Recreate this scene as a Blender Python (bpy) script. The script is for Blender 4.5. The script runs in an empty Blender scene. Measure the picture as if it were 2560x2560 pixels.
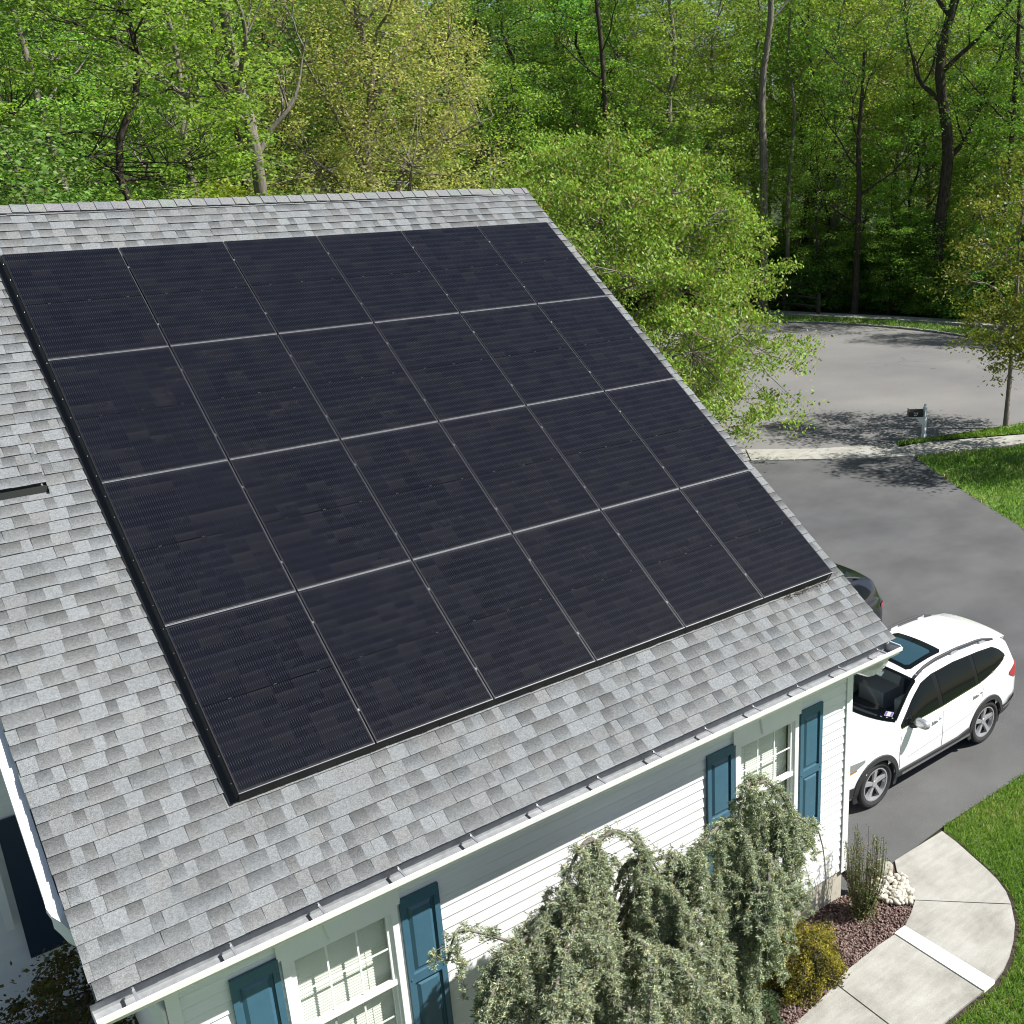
import bpy, math, random
import numpy as np
from mathutils import Vector, Matrix

sc = bpy.context.scene
R_ = math.radians

# ------------------------------------------------------------------ camera
CAM = (-1.83644, -7.29517, 8.92664)
RW = ((0.758608, -0.219514, 0.613455), (-0.651411, -0.236312, 0.720986), (-0.0133, -0.946557, -0.322262))
cam_d = bpy.data.cameras.new('camera')
cam = bpy.data.objects.new('camera', cam_d)
sc.collection.objects.link(cam)
m = Matrix.Identity(4)
for i in range(3):
    m[i][0], m[i][1], m[i][2], m[i][3] = RW[i][0], -RW[i][1], -RW[i][2], CAM[i]
cam.matrix_world = m
cam_d.sensor_width = 36.0
cam_d.lens = 1052.74 / 1024 * 36.0
cam_d.shift_x = -0.18374
cam_d.clip_end = 5000
cam_d.clip_start = 0.1
sc.camera = cam

# ------------------------------------------------------------------ sky, sun, exposure
SUN = Vector((1.1, -1.0, 1.72)).normalized()
SUN_EL = math.asin(SUN.z)
SUN_AZ = math.atan2(SUN.x, SUN.y)
w = bpy.data.worlds.new('World')
sc.world = w
w.use_nodes = True
nt = w.node_tree
bg = nt.nodes['Background']
sky = nt.nodes.new('ShaderNodeTexSky')
sky.sky_type = 'NISHITA'
sky.sun_disc = False
sky.sun_elevation = SUN_EL
sky.sun_rotation = SUN_AZ
nt.links.new(sky.outputs[0], bg.inputs[0])
bg.inputs[1].default_value = 0.056
sd = bpy.data.lights.new('sun', 'SUN')
sd.energy = 4.9
sd.angle = R_(0.5)
sd.color = (1.0, 0.975, 0.94)
so = bpy.data.objects.new('sun', sd)
sc.collection.objects.link(so)
so.rotation_euler = SUN.to_track_quat('Z', 'Y').to_euler()
so.location = (30, -30, 50)
sc.view_settings.view_transform = 'Standard'
sc.view_settings.look = 'None'
sc.view_settings.exposure = 0.92
sc.view_settings.gamma = 1.0
sc.cycles.use_denoising = True
sc.cycles.denoiser = 'OPENIMAGEDENOISE'
sc.cycles.denoising_input_passes = 'RGB_ALBEDO_NORMAL'
sc.cycles.denoising_prefilter = 'ACCURATE'
sc.cycles.filter_width = 1.1
sc.cycles.sample_clamp_indirect = 4.0

# ------------------------------------------------------------------ materials
MATS = {}


def nodes_of(name):
    mt = bpy.data.materials.new(name)
    mt.use_nodes = True
    n = mt.node_tree
    b = n.nodes['Principled BSDF']
    MATS[name] = mt
    return mt, n, b


def ramp(n, fac, stops):
    r = n.nodes.new('ShaderNodeValToRGB')
    while len(r.color_ramp.elements) < len(stops):
        r.color_ramp.elements.new(0.5)
    for e, (p, c) in zip(r.color_ramp.elements, stops):
        e.position = p
        e.color = (*c, 1)
    n.links.new(fac, r.inputs[0])
    return r.outputs[0]


def noise(n, scale, detail=4, rough=0.6, vec=None, stretch=None):
    t = n.nodes.new('ShaderNodeTexNoise')
    t.inputs['Scale'].default_value = scale
    t.inputs['Detail'].default_value = detail
    t.inputs['Roughness'].default_value = rough
    if vec is None:
        g = n.nodes.new('ShaderNodeNewGeometry')
        vec = g.outputs['Position']
    if stretch:
        mp = n.nodes.new('ShaderNodeMapping')
        mp.inputs['Scale'].default_value = stretch
        n.links.new(vec, mp.inputs[0])
        vec = mp.outputs[0]
    n.links.new(vec, t.inputs['Vector'])
    return t.outputs['Fac']


def mathn(n, op, a, b=None, c=None):
    x = n.nodes.new('ShaderNodeMath')
    x.operation = op
    for i, v in enumerate((a, b, c)):
        if v is None:
            continue
        if hasattr(v, 'links'):
            n.links.new(v, x.inputs[i])
        else:
            x.inputs[i].default_value = v
    return x.outputs[0]


def mixc(n, fac, a, b, mode='MIX'):
    x = n.nodes.new('ShaderNodeMix')
    x.data_type = 'RGBA'
    x.blend_type = mode
    for s, v in ((x.inputs[0], fac), (x.inputs[6], a), (x.inputs[7], b)):
        if hasattr(v, 'links'):
            n.links.new(v, s)
        elif isinstance(v, tuple):
            s.default_value = (*v, 1)
        else:
            s.default_value = v
    return x.outputs[2]


def bump(n, b, h, strength, dist=0.01):
    x = n.nodes.new('ShaderNodeBump')
    x.inputs['Strength'].default_value = strength
    x.inputs['Distance'].default_value = dist
    n.links.new(h, x.inputs['Height'])
    n.links.new(x.outputs[0], b.inputs['Normal'])


def plain(name, col, rough=0.5, metal=0.0, vary=0.0, vscale=8.0, bmp=0.0, bscale=60.0, coat=0.0, spec=0.5):
    mt, n, b = nodes_of(name)
    b.inputs['Base Color'].default_value = (*col, 1)
    b.inputs['Roughness'].default_value = rough
    b.inputs['Metallic'].default_value = metal
    b.inputs['Specular IOR Level'].default_value = spec
    if coat:
        b.inputs['Coat Weight'].default_value = coat
        b.inputs['Coat Roughness'].default_value = 0.03
    if vary:
        f = noise(n, vscale)
        lo = tuple(c * (1 - vary) for c in col)
        hi = tuple(min(1, c * (1 + vary)) for c in col)
        n.links.new(ramp(n, f, [(0.3, lo), (0.7, hi)]), b.inputs['Base Color'])
    if bmp:
        bump(n, b, noise(n, bscale), bmp)
    return mt


def attr(n, name='Col'):
    a = n.nodes.new('ShaderNodeAttribute')
    a.attribute_name = name
    return a.outputs['Color']


def leafmat(name, transl=0.35, rough=0.45, randv=0.12):
    mt, n, b = nodes_of(name)
    c = attr(n)
    oi = n.nodes.new('ShaderNodeObjectInfo')
    hs = n.nodes.new('ShaderNodeHueSaturation')
    n.links.new(c, hs.inputs['Color'])
    n.links.new(mathn(n, 'MULTIPLY_ADD', oi.outputs['Random'], 0.03, 0.485), hs.inputs['Hue'])
    n.links.new(mathn(n, 'MULTIPLY_ADD', oi.outputs['Random'], 2 * randv, 1 - randv), hs.inputs['Value'])
    col = hs.outputs[0]
    n.links.new(col, b.inputs['Base Color'])
    b.inputs['Roughness'].default_value = rough
    b.inputs['Specular IOR Level'].default_value = 0.2
    tr = n.nodes.new('ShaderNodeBsdfTranslucent')
    n.links.new(mixc(n, 1.0, col, (1.15, 1.2, 0.55), 'MULTIPLY'), tr.inputs[0])
    mx = n.nodes.new('ShaderNodeMixShader')
    mx.inputs[0].default_value = transl
    n.links.new(b.outputs[0], mx.inputs[1])
    n.links.new(tr.outputs[0], mx.inputs[2])
    n.links.new(mx.outputs[0], n.nodes['Material Output'].inputs[0])
    return mt


# shingles
mt, n, b = nodes_of('shingle')
col = attr(n)
f1 = noise(n, 150, 2, 0.7)
f2 = noise(n, 1.1, 3, 0.6)
f3 = noise(n, 45, 3, 0.6)
g1 = ramp(n, f1, [(0.33, (0.62, 0.62, 0.62)), (0.66, (1.4, 1.4, 1.38))])
g2 = ramp(n, f2, [(0.3, (0.91, 0.91, 0.915)), (0.7, (1.09, 1.09, 1.085))])
g3 = ramp(n, f3, [(0.35, (0.86, 0.86, 0.86)), (0.65, (1.14, 1.14, 1.14))])
c = mixc(n, 1.0, col, g1, 'MULTIPLY')
c = mixc(n, 1.0, c, g2, 'MULTIPLY')
c = mixc(n, 1.0, c, g3, 'MULTIPLY')
n.links.new(c, b.inputs['Base Color'])
b.inputs['Roughness'].default_value = 0.95
b.inputs['Specular IOR Level'].default_value = 0.2
bump(n, b, f1, 0.6, 0.003)

# solar cells: object coords (m) on the panel face
mt, n, b = nodes_of('solar_cell')
tc = n.nodes.new('ShaderNodeTexCoord')
oi = n.nodes.new('ShaderNodeObjectInfo')
sp = n.nodes.new('ShaderNodeSeparateXYZ')
n.links.new(tc.outputs['Object'], sp.inputs[0])
X, Y = sp.outputs[0], sp.outputs[1]
cw, chh = 1.114 / 6, 1.70 / 18
u = mathn(n, 'DIVIDE', mathn(n, 'SUBTRACT', X, 0.01), cw)
v = mathn(n, 'DIVIDE', mathn(n, 'SUBTRACT', Y, 0.011), chh)
fu, fv = mathn(n, 'FRACT', u), mathn(n, 'FRACT', v)
cmb = n.nodes.new('ShaderNodeCombineXYZ')
n.links.new(mathn(n, 'FLOOR', u), cmb.inputs[0])
n.links.new(mathn(n, 'FLOOR', v), cmb.inputs[1])
n.links.new(mathn(n, 'MULTIPLY', oi.outputs['Random'], 97.0), cmb.inputs[2])
wn = n.nodes.new('ShaderNodeTexWhiteNoise')
n.links.new(cmb.outputs[0], wn.inputs['Vector'])
cell = ramp(n, wn.outputs['Value'], [(0.0, (0.0033, 0.0038, 0.0062)), (0.55, (0.0046, 0.005, 0.0076)), (0.85, (0.006, 0.0062, 0.0084)), (1.0, (0.0078, 0.0077, 0.0094))])
# fine vertical wires
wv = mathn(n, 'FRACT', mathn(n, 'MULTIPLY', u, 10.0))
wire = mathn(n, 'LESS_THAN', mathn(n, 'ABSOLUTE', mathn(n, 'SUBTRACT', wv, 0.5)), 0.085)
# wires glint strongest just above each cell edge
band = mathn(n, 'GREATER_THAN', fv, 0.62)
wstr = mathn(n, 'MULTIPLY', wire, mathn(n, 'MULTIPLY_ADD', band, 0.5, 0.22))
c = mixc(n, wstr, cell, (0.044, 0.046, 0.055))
gap = mathn(n, 'LESS_THAN', mathn(n, 'ABSOLUTE', mathn(n, 'SUBTRACT', fv, 0.5)), 0.478)
gap2 = mathn(n, 'LESS_THAN', mathn(n, 'ABSOLUTE', mathn(n, 'SUBTRACT', fu, 0.5)), 0.492)
inner = mathn(n, 'MULTIPLY', gap, gap2)
c = mixc(n, inner, (0.006, 0.007, 0.014), c)
mid = mathn(n, 'LESS_THAN', mathn(n, 'ABSOLUTE', mathn(n, 'SUBTRACT', Y, 0.861)), 0.006)
c = mixc(n, mid, c, (0.002, 0.002, 0.003))
# small silver ribbons on the middle line
ru = mathn(n, 'FRACT', mathn(n, 'MULTIPLY', X, 2.65))
rib = mathn(n, 'MULTIPLY', mathn(n, 'LESS_THAN', mathn(n, 'ABSOLUTE', mathn(n, 'SUBTRACT', ru, 0.62)), 0.035), mathn(n, 'LESS_THAN', mathn(n, 'ABSOLUTE', mathn(n, 'SUBTRACT', Y, 0.863)), 0.0035))
c = mixc(n, rib, c, (0.05, 0.05, 0.055))
# dust gathered along the low edge
dst = mathn(n, 'SUBTRACT', 1.0, mathn(n, 'MULTIPLY', mathn(n, 'SUBTRACT', Y, 0.012), 45.0))
dn = noise(n, 40, 3)
dust = mathn(n, 'MULTIPLY', mathn(n, 'MAXIMUM', dst, 0.0), mathn(n, 'MULTIPLY_ADD', dn, 1.2, -0.25))
dust2 = mathn(n, 'MULTIPLY', mathn(n, 'MAXIMUM', mathn(n, 'SUBTRACT', noise(n, 5, 5, 0.65), 0.45), 0.0), 0.05)
c = mixc(n, mathn(n, 'ADD', mathn(n, 'MULTIPLY', dust, 0.5), dust2), c, (0.16, 0.15, 0.14))
n.links.new(c, b.inputs['Base Color'])
b.inputs['Roughness'].default_value = 0.16
b.inputs['Specular IOR Level'].default_value = 0.2

# asphalt
def asphalt(name, col, scale=1.0, patch=0.35, crack=0.5):
    mt, n, b = nodes_of(name)
    f = noise(n, 0.55 * scale, 5, 0.62, stretch=(1, 1.25, 1))
    f2 = noise(n, 55, 3, 0.75)
    f4 = noise(n, 0.16, 3, 0.5)
    a = tuple(x * (1 - patch * 0.55) for x in col)
    c2 = tuple(x * (1 + patch) for x in col)
    c = ramp(n, f, [(0.36, a), (0.66, c2)])
    sp = ramp(n, f2, [(0.3, (0.72, 0.72, 0.72)), (0.62, (1.12, 1.12, 1.12)), (0.78, (1.9, 1.9, 1.85))])
    c = mixc(n, 1.0, c, sp, 'MULTIPLY')
    c = mixc(n, 1.0, c, ramp(n, f4, [(0.35, (0.88, 0.88, 0.9)), (0.65, (1.14, 1.13, 1.1))]), 'MULTIPLY')
    vo = n.nodes.new('ShaderNodeTexVoronoi')
    vo.feature = 'DISTANCE_TO_EDGE'
    vo.inputs['Scale'].default_value = 0.23
    gp = n.nodes.new('ShaderNodeNewGeometry')
    wob_ = n.nodes.new('ShaderNodeVectorMath')
    wob_.operation = 'MULTIPLY_ADD'
    nz_ = n.nodes.new('ShaderNodeTexNoise')
    nz_.inputs['Scale'].default_value = 1.3
    nz_.inputs['Detail'].default_value = 5
    n.links.new(gp.outputs['Position'], nz_.inputs['Vector'])
    n.links.new(nz_.outputs['Color'], wob_.inputs[0])
    wob_.inputs[1].default_value = (1.1, 1.1, 0)
    n.links.new(gp.outputs['Position'], wob_.inputs[2])
    n.links.new(wob_.outputs[0], vo.inputs['Vector'])
    crk = mathn(n, 'LESS_THAN', vo.outputs['Distance'], 0.0035)
    crk = mathn(n, 'MULTIPLY', crk, mathn(n, 'GREATER_THAN', noise(n, 0.13, 2), 0.55))
    c = mixc(n, mathn(n, 'MULTIPLY', crk, crack), c, tuple(x * 0.35 for x in col))
    n.links.new(c, b.inputs['Base Color'])
    b.inputs['Roughness'].default_value = 0.9
    b.inputs['Specular IOR Level'].default_value = 0.25
    bump(n, b, f2, 0.5, 0.005)
    return mt


asphalt('driveway_asphalt', (0.082, 0.083, 0.083), 1.0, 0.22, 0.0)
asphalt('road_asphalt', (0.155, 0.151, 0.145), 0.6, 0.07)

mt, n, b = nodes_of('concrete')
f = noise(n, 1.6, 6, 0.65)
f2 = noise(n, 90, 2, 0.7)
f3 = noise(n, 6, 4, 0.6, stretch=(0.4, 3, 1))
c = ramp(n, f, [(0.3, (0.215, 0.205, 0.178)), (0.5, (0.295, 0.285, 0.253)), (0.7, (0.35, 0.34, 0.31))])
c = mixc(n, 1.0, c, ramp(n, f2, [(0.3, (0.85, 0.85, 0.85)), (0.7, (1.12, 1.12, 1.12))]), 'MULTIPLY')
c = mixc(n, 1.0, c, ramp(n, f3, [(0.3, (0.9, 0.9, 0.89)), (0.7, (1.08, 1.08, 1.08))]), 'MULTIPLY')
n.links.new(c, b.inputs['Base Color'])
b.inputs['Roughness'].default_value = 0.9
bump(n, b, f2, 0.3, 0.004)

mt, n, b = nodes_of('lawn')
f = noise(n, 0.9, 5, 0.65)
f2 = noise(n, 30, 4, 0.75)
c = ramp(n, f, [(0.3, (0.08, 0.145, 0.03)), (0.55, (0.12, 0.195, 0.045)), (0.75, (0.19, 0.235, 0.07))])
c = mixc(n, 1.0, c, ramp(n, f2, [(0.3, (0.45, 0.5, 0.4)), (0.7, (1.4, 1.35, 1.3))]), 'MULTIPLY')
n.links.new(c, b.inputs['Base Color'])
b.inputs['Roughness'].default_value = 0.9
bump(n, b, f2, 1.0, 0.05)

mt, n, b = nodes_of('forest_floor')
f = noise(n, 0.35, 6, 0.7)
f2 = noise(n, 6, 5, 0.75)
c = ramp(n, f, [(0.35, (0.022, 0.018, 0.01)), (0.55, (0.018, 0.026, 0.008)), (0.7, (0.024, 0.036, 0.009))])
c = mixc(n, 1.0, c, ramp(n, f2, [(0.3, (0.5, 0.5, 0.5)), (0.7, (1.4, 1.4, 1.3))]), 'MULTIPLY')
n.links.new(c, b.inputs['Base Color'])
b.inputs['Roughness'].default_value = 1.0

def barkmat(name, lo, hi, sc_=1.0):
    mt, n, b = nodes_of(name)
    f = noise(n, 5 * sc_, 6, 0.7, stretch=(2.5, 2.5, 0.5))
    n.links.new(ramp(n, f, [(0.3, lo), (0.7, hi)]), b.inputs['Base Color'])
    b.inputs['Roughness'].default_value = 0.95
    b.inputs['Specular IOR Level'].default_value = 0.15
    bump(n, b, f, 0.8, 0.04)


barkmat('bark_dark', (0.022, 0.018, 0.014), (0.085, 0.07, 0.055))
barkmat('bark_grey', (0.08, 0.07, 0.058), (0.27, 0.24, 0.2))
barkmat('bark_brown', (0.05, 0.036, 0.026), (0.15, 0.115, 0.085))
leafmat('leaf', 0.4)
leafmat('leaf_far', 0.56, 0.5, 0.15)
leafmat('needle', 0.28, 0.6, 0.05)

mt, n, b = nodes_of('vinyl_siding')
b.inputs['Base Color'].default_value = (0.78, 0.78, 0.765, 1)
f = noise(n, 3, 4, 0.6, stretch=(0.3, 1, 4))
n.links.new(ramp(n, f, [(0.3, (0.735, 0.735, 0.72)), (0.7, (0.80, 0.80, 0.79))]), b.inputs['Base Color'])
b.inputs['Roughness'].default_value = 0.45
bump(n, b, noise(n, 40, 3, 0.6, stretch=(0.15, 1, 1.5)), 0.08, 0.004)
plain('white_trim', (0.79, 0.79, 0.77), 0.4, vary=0.03, vscale=5)
plain('cream_trim', (0.62, 0.6, 0.52), 0.5, vary=0.06, vscale=6)
plain('gutter_white', (0.80, 0.79, 0.755), 0.3, vary=0.05, vscale=9)
plain('gutter_inside', (0.25, 0.26, 0.265), 0.5, vary=0.2, vscale=12)
plain('galvanised', (0.5, 0.5, 0.52), 0.35, 0.6, vary=0.1, vscale=30)
plain('shutter_blue', (0.045, 0.115, 0.165), 0.4, vary=0.06, vscale=12, bmp=0.03, bscale=120)
plain('navy_shutter', (0.016, 0.032, 0.06), 0.5)
plain('foundation', (0.45, 0.42, 0.34), 0.9, vary=0.12, vscale=4, bmp=0.2, bscale=60)
plain('blind_cream', (0.68, 0.69, 0.63), 0.6)
plain('room_dark', (0.10, 0.10, 0.09), 0.9)
plain('panel_black', (0.012, 0.012, 0.014), 0.3, 0.0, spec=0.5)
plain('aluminium', (0.42, 0.42, 0.45), 0.38, 0.25)
plain('edge_metal', (0.165, 0.172, 0.185), 0.4, 0.1, vary=0.15, vscale=20)
plain('clamp_silver', (0.3, 0.3, 0.32), 0.3, 0.6)
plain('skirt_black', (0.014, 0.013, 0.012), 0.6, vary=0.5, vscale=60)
plain('vent_dark', (0.012, 0.014, 0.012), 0.6)
plain('white_paint', (0.82, 0.82, 0.81), 0.22, coat=1.0)
plain('black_paint', (0.006, 0.007, 0.011), 0.15, coat=1.0)
plain('cladding', (0.025, 0.026, 0.028), 0.65, bmp=0.1, bscale=300)
plain('tyre_rubber', (0.02, 0.02, 0.02), 0.8, vary=0.25, vscale=25)
plain('rim_silver', (0.5, 0.5, 0.51), 0.3, 0.55)
plain('rim_black', (0.012, 0.012, 0.013), 0.3)
plain('chrome', (0.72, 0.72, 0.73), 0.12, 1.0)
plain('mirror_silver', (0.55, 0.55, 0.54), 0.25, 0.7)
plain('dark_glass', (0.004, 0.0055, 0.005), 0.05, spec=0.22)
plain('pillar_black', (0.006, 0.006, 0.007), 0.25, spec=0.3)
plain('sunroof_glass', (0.02, 0.05, 0.065), 0.08, spec=0.6)
plain('seat_grey', (0.34, 0.36, 0.36), 0.9)
plain('cabin_dark', (0.016, 0.016, 0.018), 0.8)
plain('lamp_red', (0.42, 0.012, 0.012), 0.12, coat=1.0)
plain('lamp_clear', (0.35, 0.36, 0.38), 0.1, 0.4)
plain('lamp_amber', (0.45, 0.16, 0.02), 0.2)
plain('seam_dark', (0.13, 0.13, 0.13), 0.6)
plain('sticker_white', (0.75, 0.75, 0.75), 0.5)
plain('sticker_purple', (0.2, 0.12, 0.42), 0.5)
plain('mailbox_black', (0.013, 0.013, 0.013), 0.4)
plain('post_white', (0.62, 0.66, 0.68), 0.5)
plain('digit_white', (0.75, 0.75, 0.72), 0.5)
plain('corrugated_black', (0.012, 0.012, 0.013), 0.35)
plain('stone_white', (0.44, 0.41, 0.34), 0.7, vary=0.22, vscale=7, bmp=0.2, bscale=40)
plain('stone_grey', (0.26, 0.25, 0.2), 0.9, vary=0.4, vscale=9, bmp=0.6, bscale=25)
plain('mulch_base', (0.06, 0.033, 0.028), 1.0, vary=0.5, vscale=30, bmp=0.8, bscale=40)
plain('soil', (0.035, 0.026, 0.018), 1.0, vary=0.5, vscale=30, bmp=0.6, bscale=40)
plain('fence_wood', (0.06, 0.05, 0.042), 0.9, vary=0.3, vscale=6)
plain('belgian_block', (0.2, 0.195, 0.185), 0.9, vary=0.4, vscale=5)
plain('white_step', (0.80, 0.795, 0.76), 0.8, vary=0.04, vscale=8)
plain('deck_wood', (0.16, 0.16, 0.17), 0.8, vary=0.2, vscale=4)
plain('joint_dark', (0.1, 0.095, 0.085), 1.0)
plain('garage_white', (0.7, 0.7, 0.68), 0.5)
mt, n, b = nodes_of('chip')
n.links.new(attr(n), b.inputs['Base Color'])
b.inputs['Roughness'].default_value = 0.95

mt, n, b = nodes_of('window_glass')
for nd in list(n.nodes):
    if nd.type != 'OUTPUT_MATERIAL':
        n.nodes.remove(nd)
tr = n.nodes.new('ShaderNodeBsdfTransparent')
gl = n.nodes.new('ShaderNodeBsdfGlossy')
gl.inputs['Roughness'].default_value = 0.02
fr = n.nodes.new('ShaderNodeLayerWeight')
fr.inputs[0].default_value = 0.5
frf = mathn(n, 'MULTIPLY_ADD', mathn(n, 'POWER', fr.outputs['Facing'], 4.0), 0.9, 0.035)
tr.inputs[0].default_value = (0.93, 0.95, 0.93, 1)
mx = n.nodes.new('ShaderNodeMixShader')
n.links.new(frf, mx.inputs[0])
n.links.new(tr.outputs[0], mx.inputs[1])
n.links.new(gl.outputs[0], mx.inputs[2])
n.links.new(mx.outputs[0], n.nodes['Material Output'].inputs[0])
src = mt
mt2 = mt.copy()
mt2.name = 'windscreen_glass'
MATS['windscreen_glass'] = mt2
for nd in mt2.node_tree.nodes:
    if nd.type == 'BSDF_TRANSPARENT':
        nd.inputs[0].default_value = (0.72, 0.77, 0.78, 1)

# ------------------------------------------------------------------ mesh helpers


def link(o):
    sc.collection.objects.link(o)
    return o


def tag(o, label=None, cat=None, group=None, kind=None):
    for k, v_ in (('label', label), ('category', cat), ('group', group), ('kind', kind)):
        if v_:
            o[k] = v_
    return o


def empty(name, loc, label, cat, group=None, rot=(0, 0, 0)):
    o = bpy.data.objects.new(name, None)
    o.empty_display_size = 0.2
    link(o)
    o.location = loc
    o.rotation_euler = rot
    return tag(o, label, cat, group)


class MB:
    def __init__(self, org=(0, 0, 0)):
        self.v, self.f, self.c, self.o = [], [], [], org
        self.use_col = False

    def add(self, verts, faces, col=None):
        k = len(self.v)
        self.v += [tuple(p) for p in verts]
        for f in faces:
            self.f.append(tuple(i + k for i in f))
            if col is not None:
                self.use_col = True
                self.c.append(col if isinstance(col, list) else [col] * len(f))
            else:
                self.c.append([(1, 1, 1)] * len(f))

    def quad(self, a, b, c, d, col=None):
        self.add([a, b, c, d], [(0, 1, 2, 3)], col)

    def box(self, x0, x1, y0, y1, z0, z1, col=None):
        self.add([(x0, y0, z0), (x1, y0, z0), (x1, y1, z0), (x0, y1, z0), (x0, y0, z1), (x1, y0, z1), (x1, y1, z1), (x0, y1, z1)],
                 [(0, 3, 2, 1), (4, 5, 6, 7), (0, 1, 5, 4), (1, 2, 6, 5), (2, 3, 7, 6), (3, 0, 4, 7)], col)

    def frustum(self, x0, x1, z0, z1, yb, yf, ins):
        """raised field facing -Y"""
        self.add([(x0, yb, z0), (x1, yb, z0), (x1, yb, z1), (x0, yb, z1),
                  (x0 + ins, yf, z0 + ins), (x1 - ins, yf, z0 + ins), (x1 - ins, yf, z1 - ins), (x0 + ins, yf, z1 - ins)],
                 [(4, 5, 6, 7), (0, 1, 5, 4), (1, 2, 6, 5), (2, 3, 7, 6), (3, 0, 4, 7)])

    def tube(self, path, rad, sides=6, caps=True, col=None):
        path = [Vector(p) for p in path]
        if not hasattr(rad, '__len__'):
            rad = [rad] * len(path)
        rings = []
        up = None
        for i, p in enumerate(path):
            d = (path[min(i + 1, len(path) - 1)] - path[max(i - 1, 0)])
            if d.length < 1e-9:
                d = Vector((0, 0, 1))
            d.normalize()
            if up is None:
                up = Vector((1, 0, 0)) if abs(d.x) < 0.8 else Vector((0, 1, 0))
            a = (up - d * up.dot(d)).normalized()
            up = a
            bb = d.cross(a)
            rings.append([p + (a * math.cos(t) + bb * math.sin(t)) * rad[i] for t in [2 * math.pi * k / sides for k in range(sides)]])
        vs = [q for r in rings for q in r]
        fs = []
        for i in range(len(path) - 1):
            for k in range(sides):
                k2 = (k + 1) % sides
                fs.append((i * sides + k, i * sides + k2, (i + 1) * sides + k2, (i + 1) * sides + k))
        if caps:
            fs.append(tuple(range(sides))[::-1])
            fs.append(tuple((len(path) - 1) * sides + k for k in range(sides)))
        self.add(vs, fs, col)

    def recttube(self, path, w_, h_, side):
        """rectangular tube along a path; side = the width direction per point"""
        path = [Vector(p) for p in path]
        vs = []
        for i, p in enumerate(path):
            d = (path[min(i + 1, len(path) - 1)] - path[max(i - 1, 0)]).normalized()
            s_ = Vector(side[i] if isinstance(side, list) else side)
            s_ = (s_ - d * s_.dot(d)).normalized()
            u_ = d.cross(s_)
            ww = w_[i] if isinstance(w_, list) else w_
            for a, b2 in ((-1, -1), (1, -1), (1, 1), (-1, 1)):
                vs.append(p + s_ * a * ww / 2 + u_ * b2 * h_ / 2)
        fs = []
        for i in range(len(path) - 1):
            for k in range(4):
                k2 = (k + 1) % 4
                fs.append((i * 4 + k, i * 4 + k2, i * 4 + 4 + k2, i * 4 + 4 + k))
        fs += [(3, 2, 1, 0), tuple((len(path) - 1) * 4 + k for k in range(4))]
        self.add(vs, fs)

    def prism(self, poly, z0, z1):
        k = len(poly)
        self.add([(x, y, z0) for x, y in poly] + [(x, y, z1) for x, y in poly],
                 [tuple(range(k))[::-1], tuple(range(k, 2 * k))] + [(i, (i + 1) % k, k + (i + 1) % k, k + i) for i in range(k)])

    def sheet(self, poly, z):
        self.add([(x, y, z) for x, y in poly], [tuple(range(len(poly)))])

    def build(self, name, mat, parent=None, smooth=False, label=None):
        me = bpy.data.meshes.new(name)
        o3 = self.o
        me.from_pydata([(p[0] - o3[0], p[1] - o3[1], p[2] - o3[2]) for p in self.v], [], self.f)
        if self.use_col:
            ca = me.color_attributes.new('Col', 'FLOAT_COLOR', 'CORNER')
            arr = np.array([list(x) + [1.0] for f in self.c for x in f], dtype=np.float32)
            ca.data.foreach_set('color', arr.ravel())
        me.materials.append(MATS[mat] if isinstance(mat, str) else mat)
        if smooth:
            me.polygons.foreach_set('use_smooth', [True] * len(me.polygons))
        me.update()
        o = link(bpy.data.objects.new(name, me))
        if parent:
            o.parent = parent
        else:
            o.location = o3
        if label:
            o['label'] = label
        return o


def np_mesh(name, V, F, mat, parent=None, col=None, smooth=False):
    """V (N,3), F (M,k), per-face colour col (M,3)"""
    me = bpy.data.meshes.new(name)
    N, (M_, k) = len(V), F.shape
    me.vertices.add(N)
    me.vertices.foreach_set('co', np.asarray(V, np.float32).ravel())
    me.loops.add(M_ * k)
    me.loops.foreach_set('vertex_index', F.astype(np.int32).ravel())
    me.polygons.add(M_)
    me.polygons.foreach_set('loop_start', np.arange(0, M_ * k, k, dtype=np.int32))
    me.update(calc_edges=True)
    if col is not None:
        ca = me.color_attributes.new('Col', 'FLOAT_COLOR', 'CORNER')
        cc = np.ones((M_, k, 4), np.float32)
        cc[:, :, :3] = np.asarray(col)[:, None, :]
        ca.data.foreach_set('color', cc.ravel())
    me.materials.append(MATS[mat])
    if smooth:
        me.polygons.foreach_set('use_smooth', [True] * M_)
    o = link(bpy.data.objects.new(name, me))
    if parent:
        o.parent = parent
    return o


def copy_tree(o, parent=None):
    c2 = o.copy()
    link(c2)
    if parent:
        c2.parent = parent
    for ch in o.children:
        copy_tree(ch, c2)
    return c2


def structure(o):
    o['kind'] = 'structure'
    return o


# ------------------------------------------------------------------ ground, road, driveway, walk
mb = MB()
mb.sheet([(-1500, -1500), (1500, -1500), (1500, 1500), (-1500, 1500)], -0.05)
structure(mb.build('ground', 'forest_floor'))

DRV = [(8.85, 0.05), (10.75, 0.04), (13.0, 0.06), (15.0, 0.55), (17.0, 1.85), (18.8, 3.9), (20.3, 6.4), (21.6, 8.95), (22.8, 11.1), (23.46, 12.2)]
mb = MB()
mb.sheet([(6.4, -0.1), (7.66, -0.02), (8.85, 0.05)] + DRV[1:] + [(22.2, 13.05), (20.5, 14.4), (19.4, 15.35), (17.2, 13.4), (15.0, 11.6), (12, 10.6), (6.4, 10.6)], 0.0)
structure(mb.build('driveway', 'driveway_asphalt'))

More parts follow.
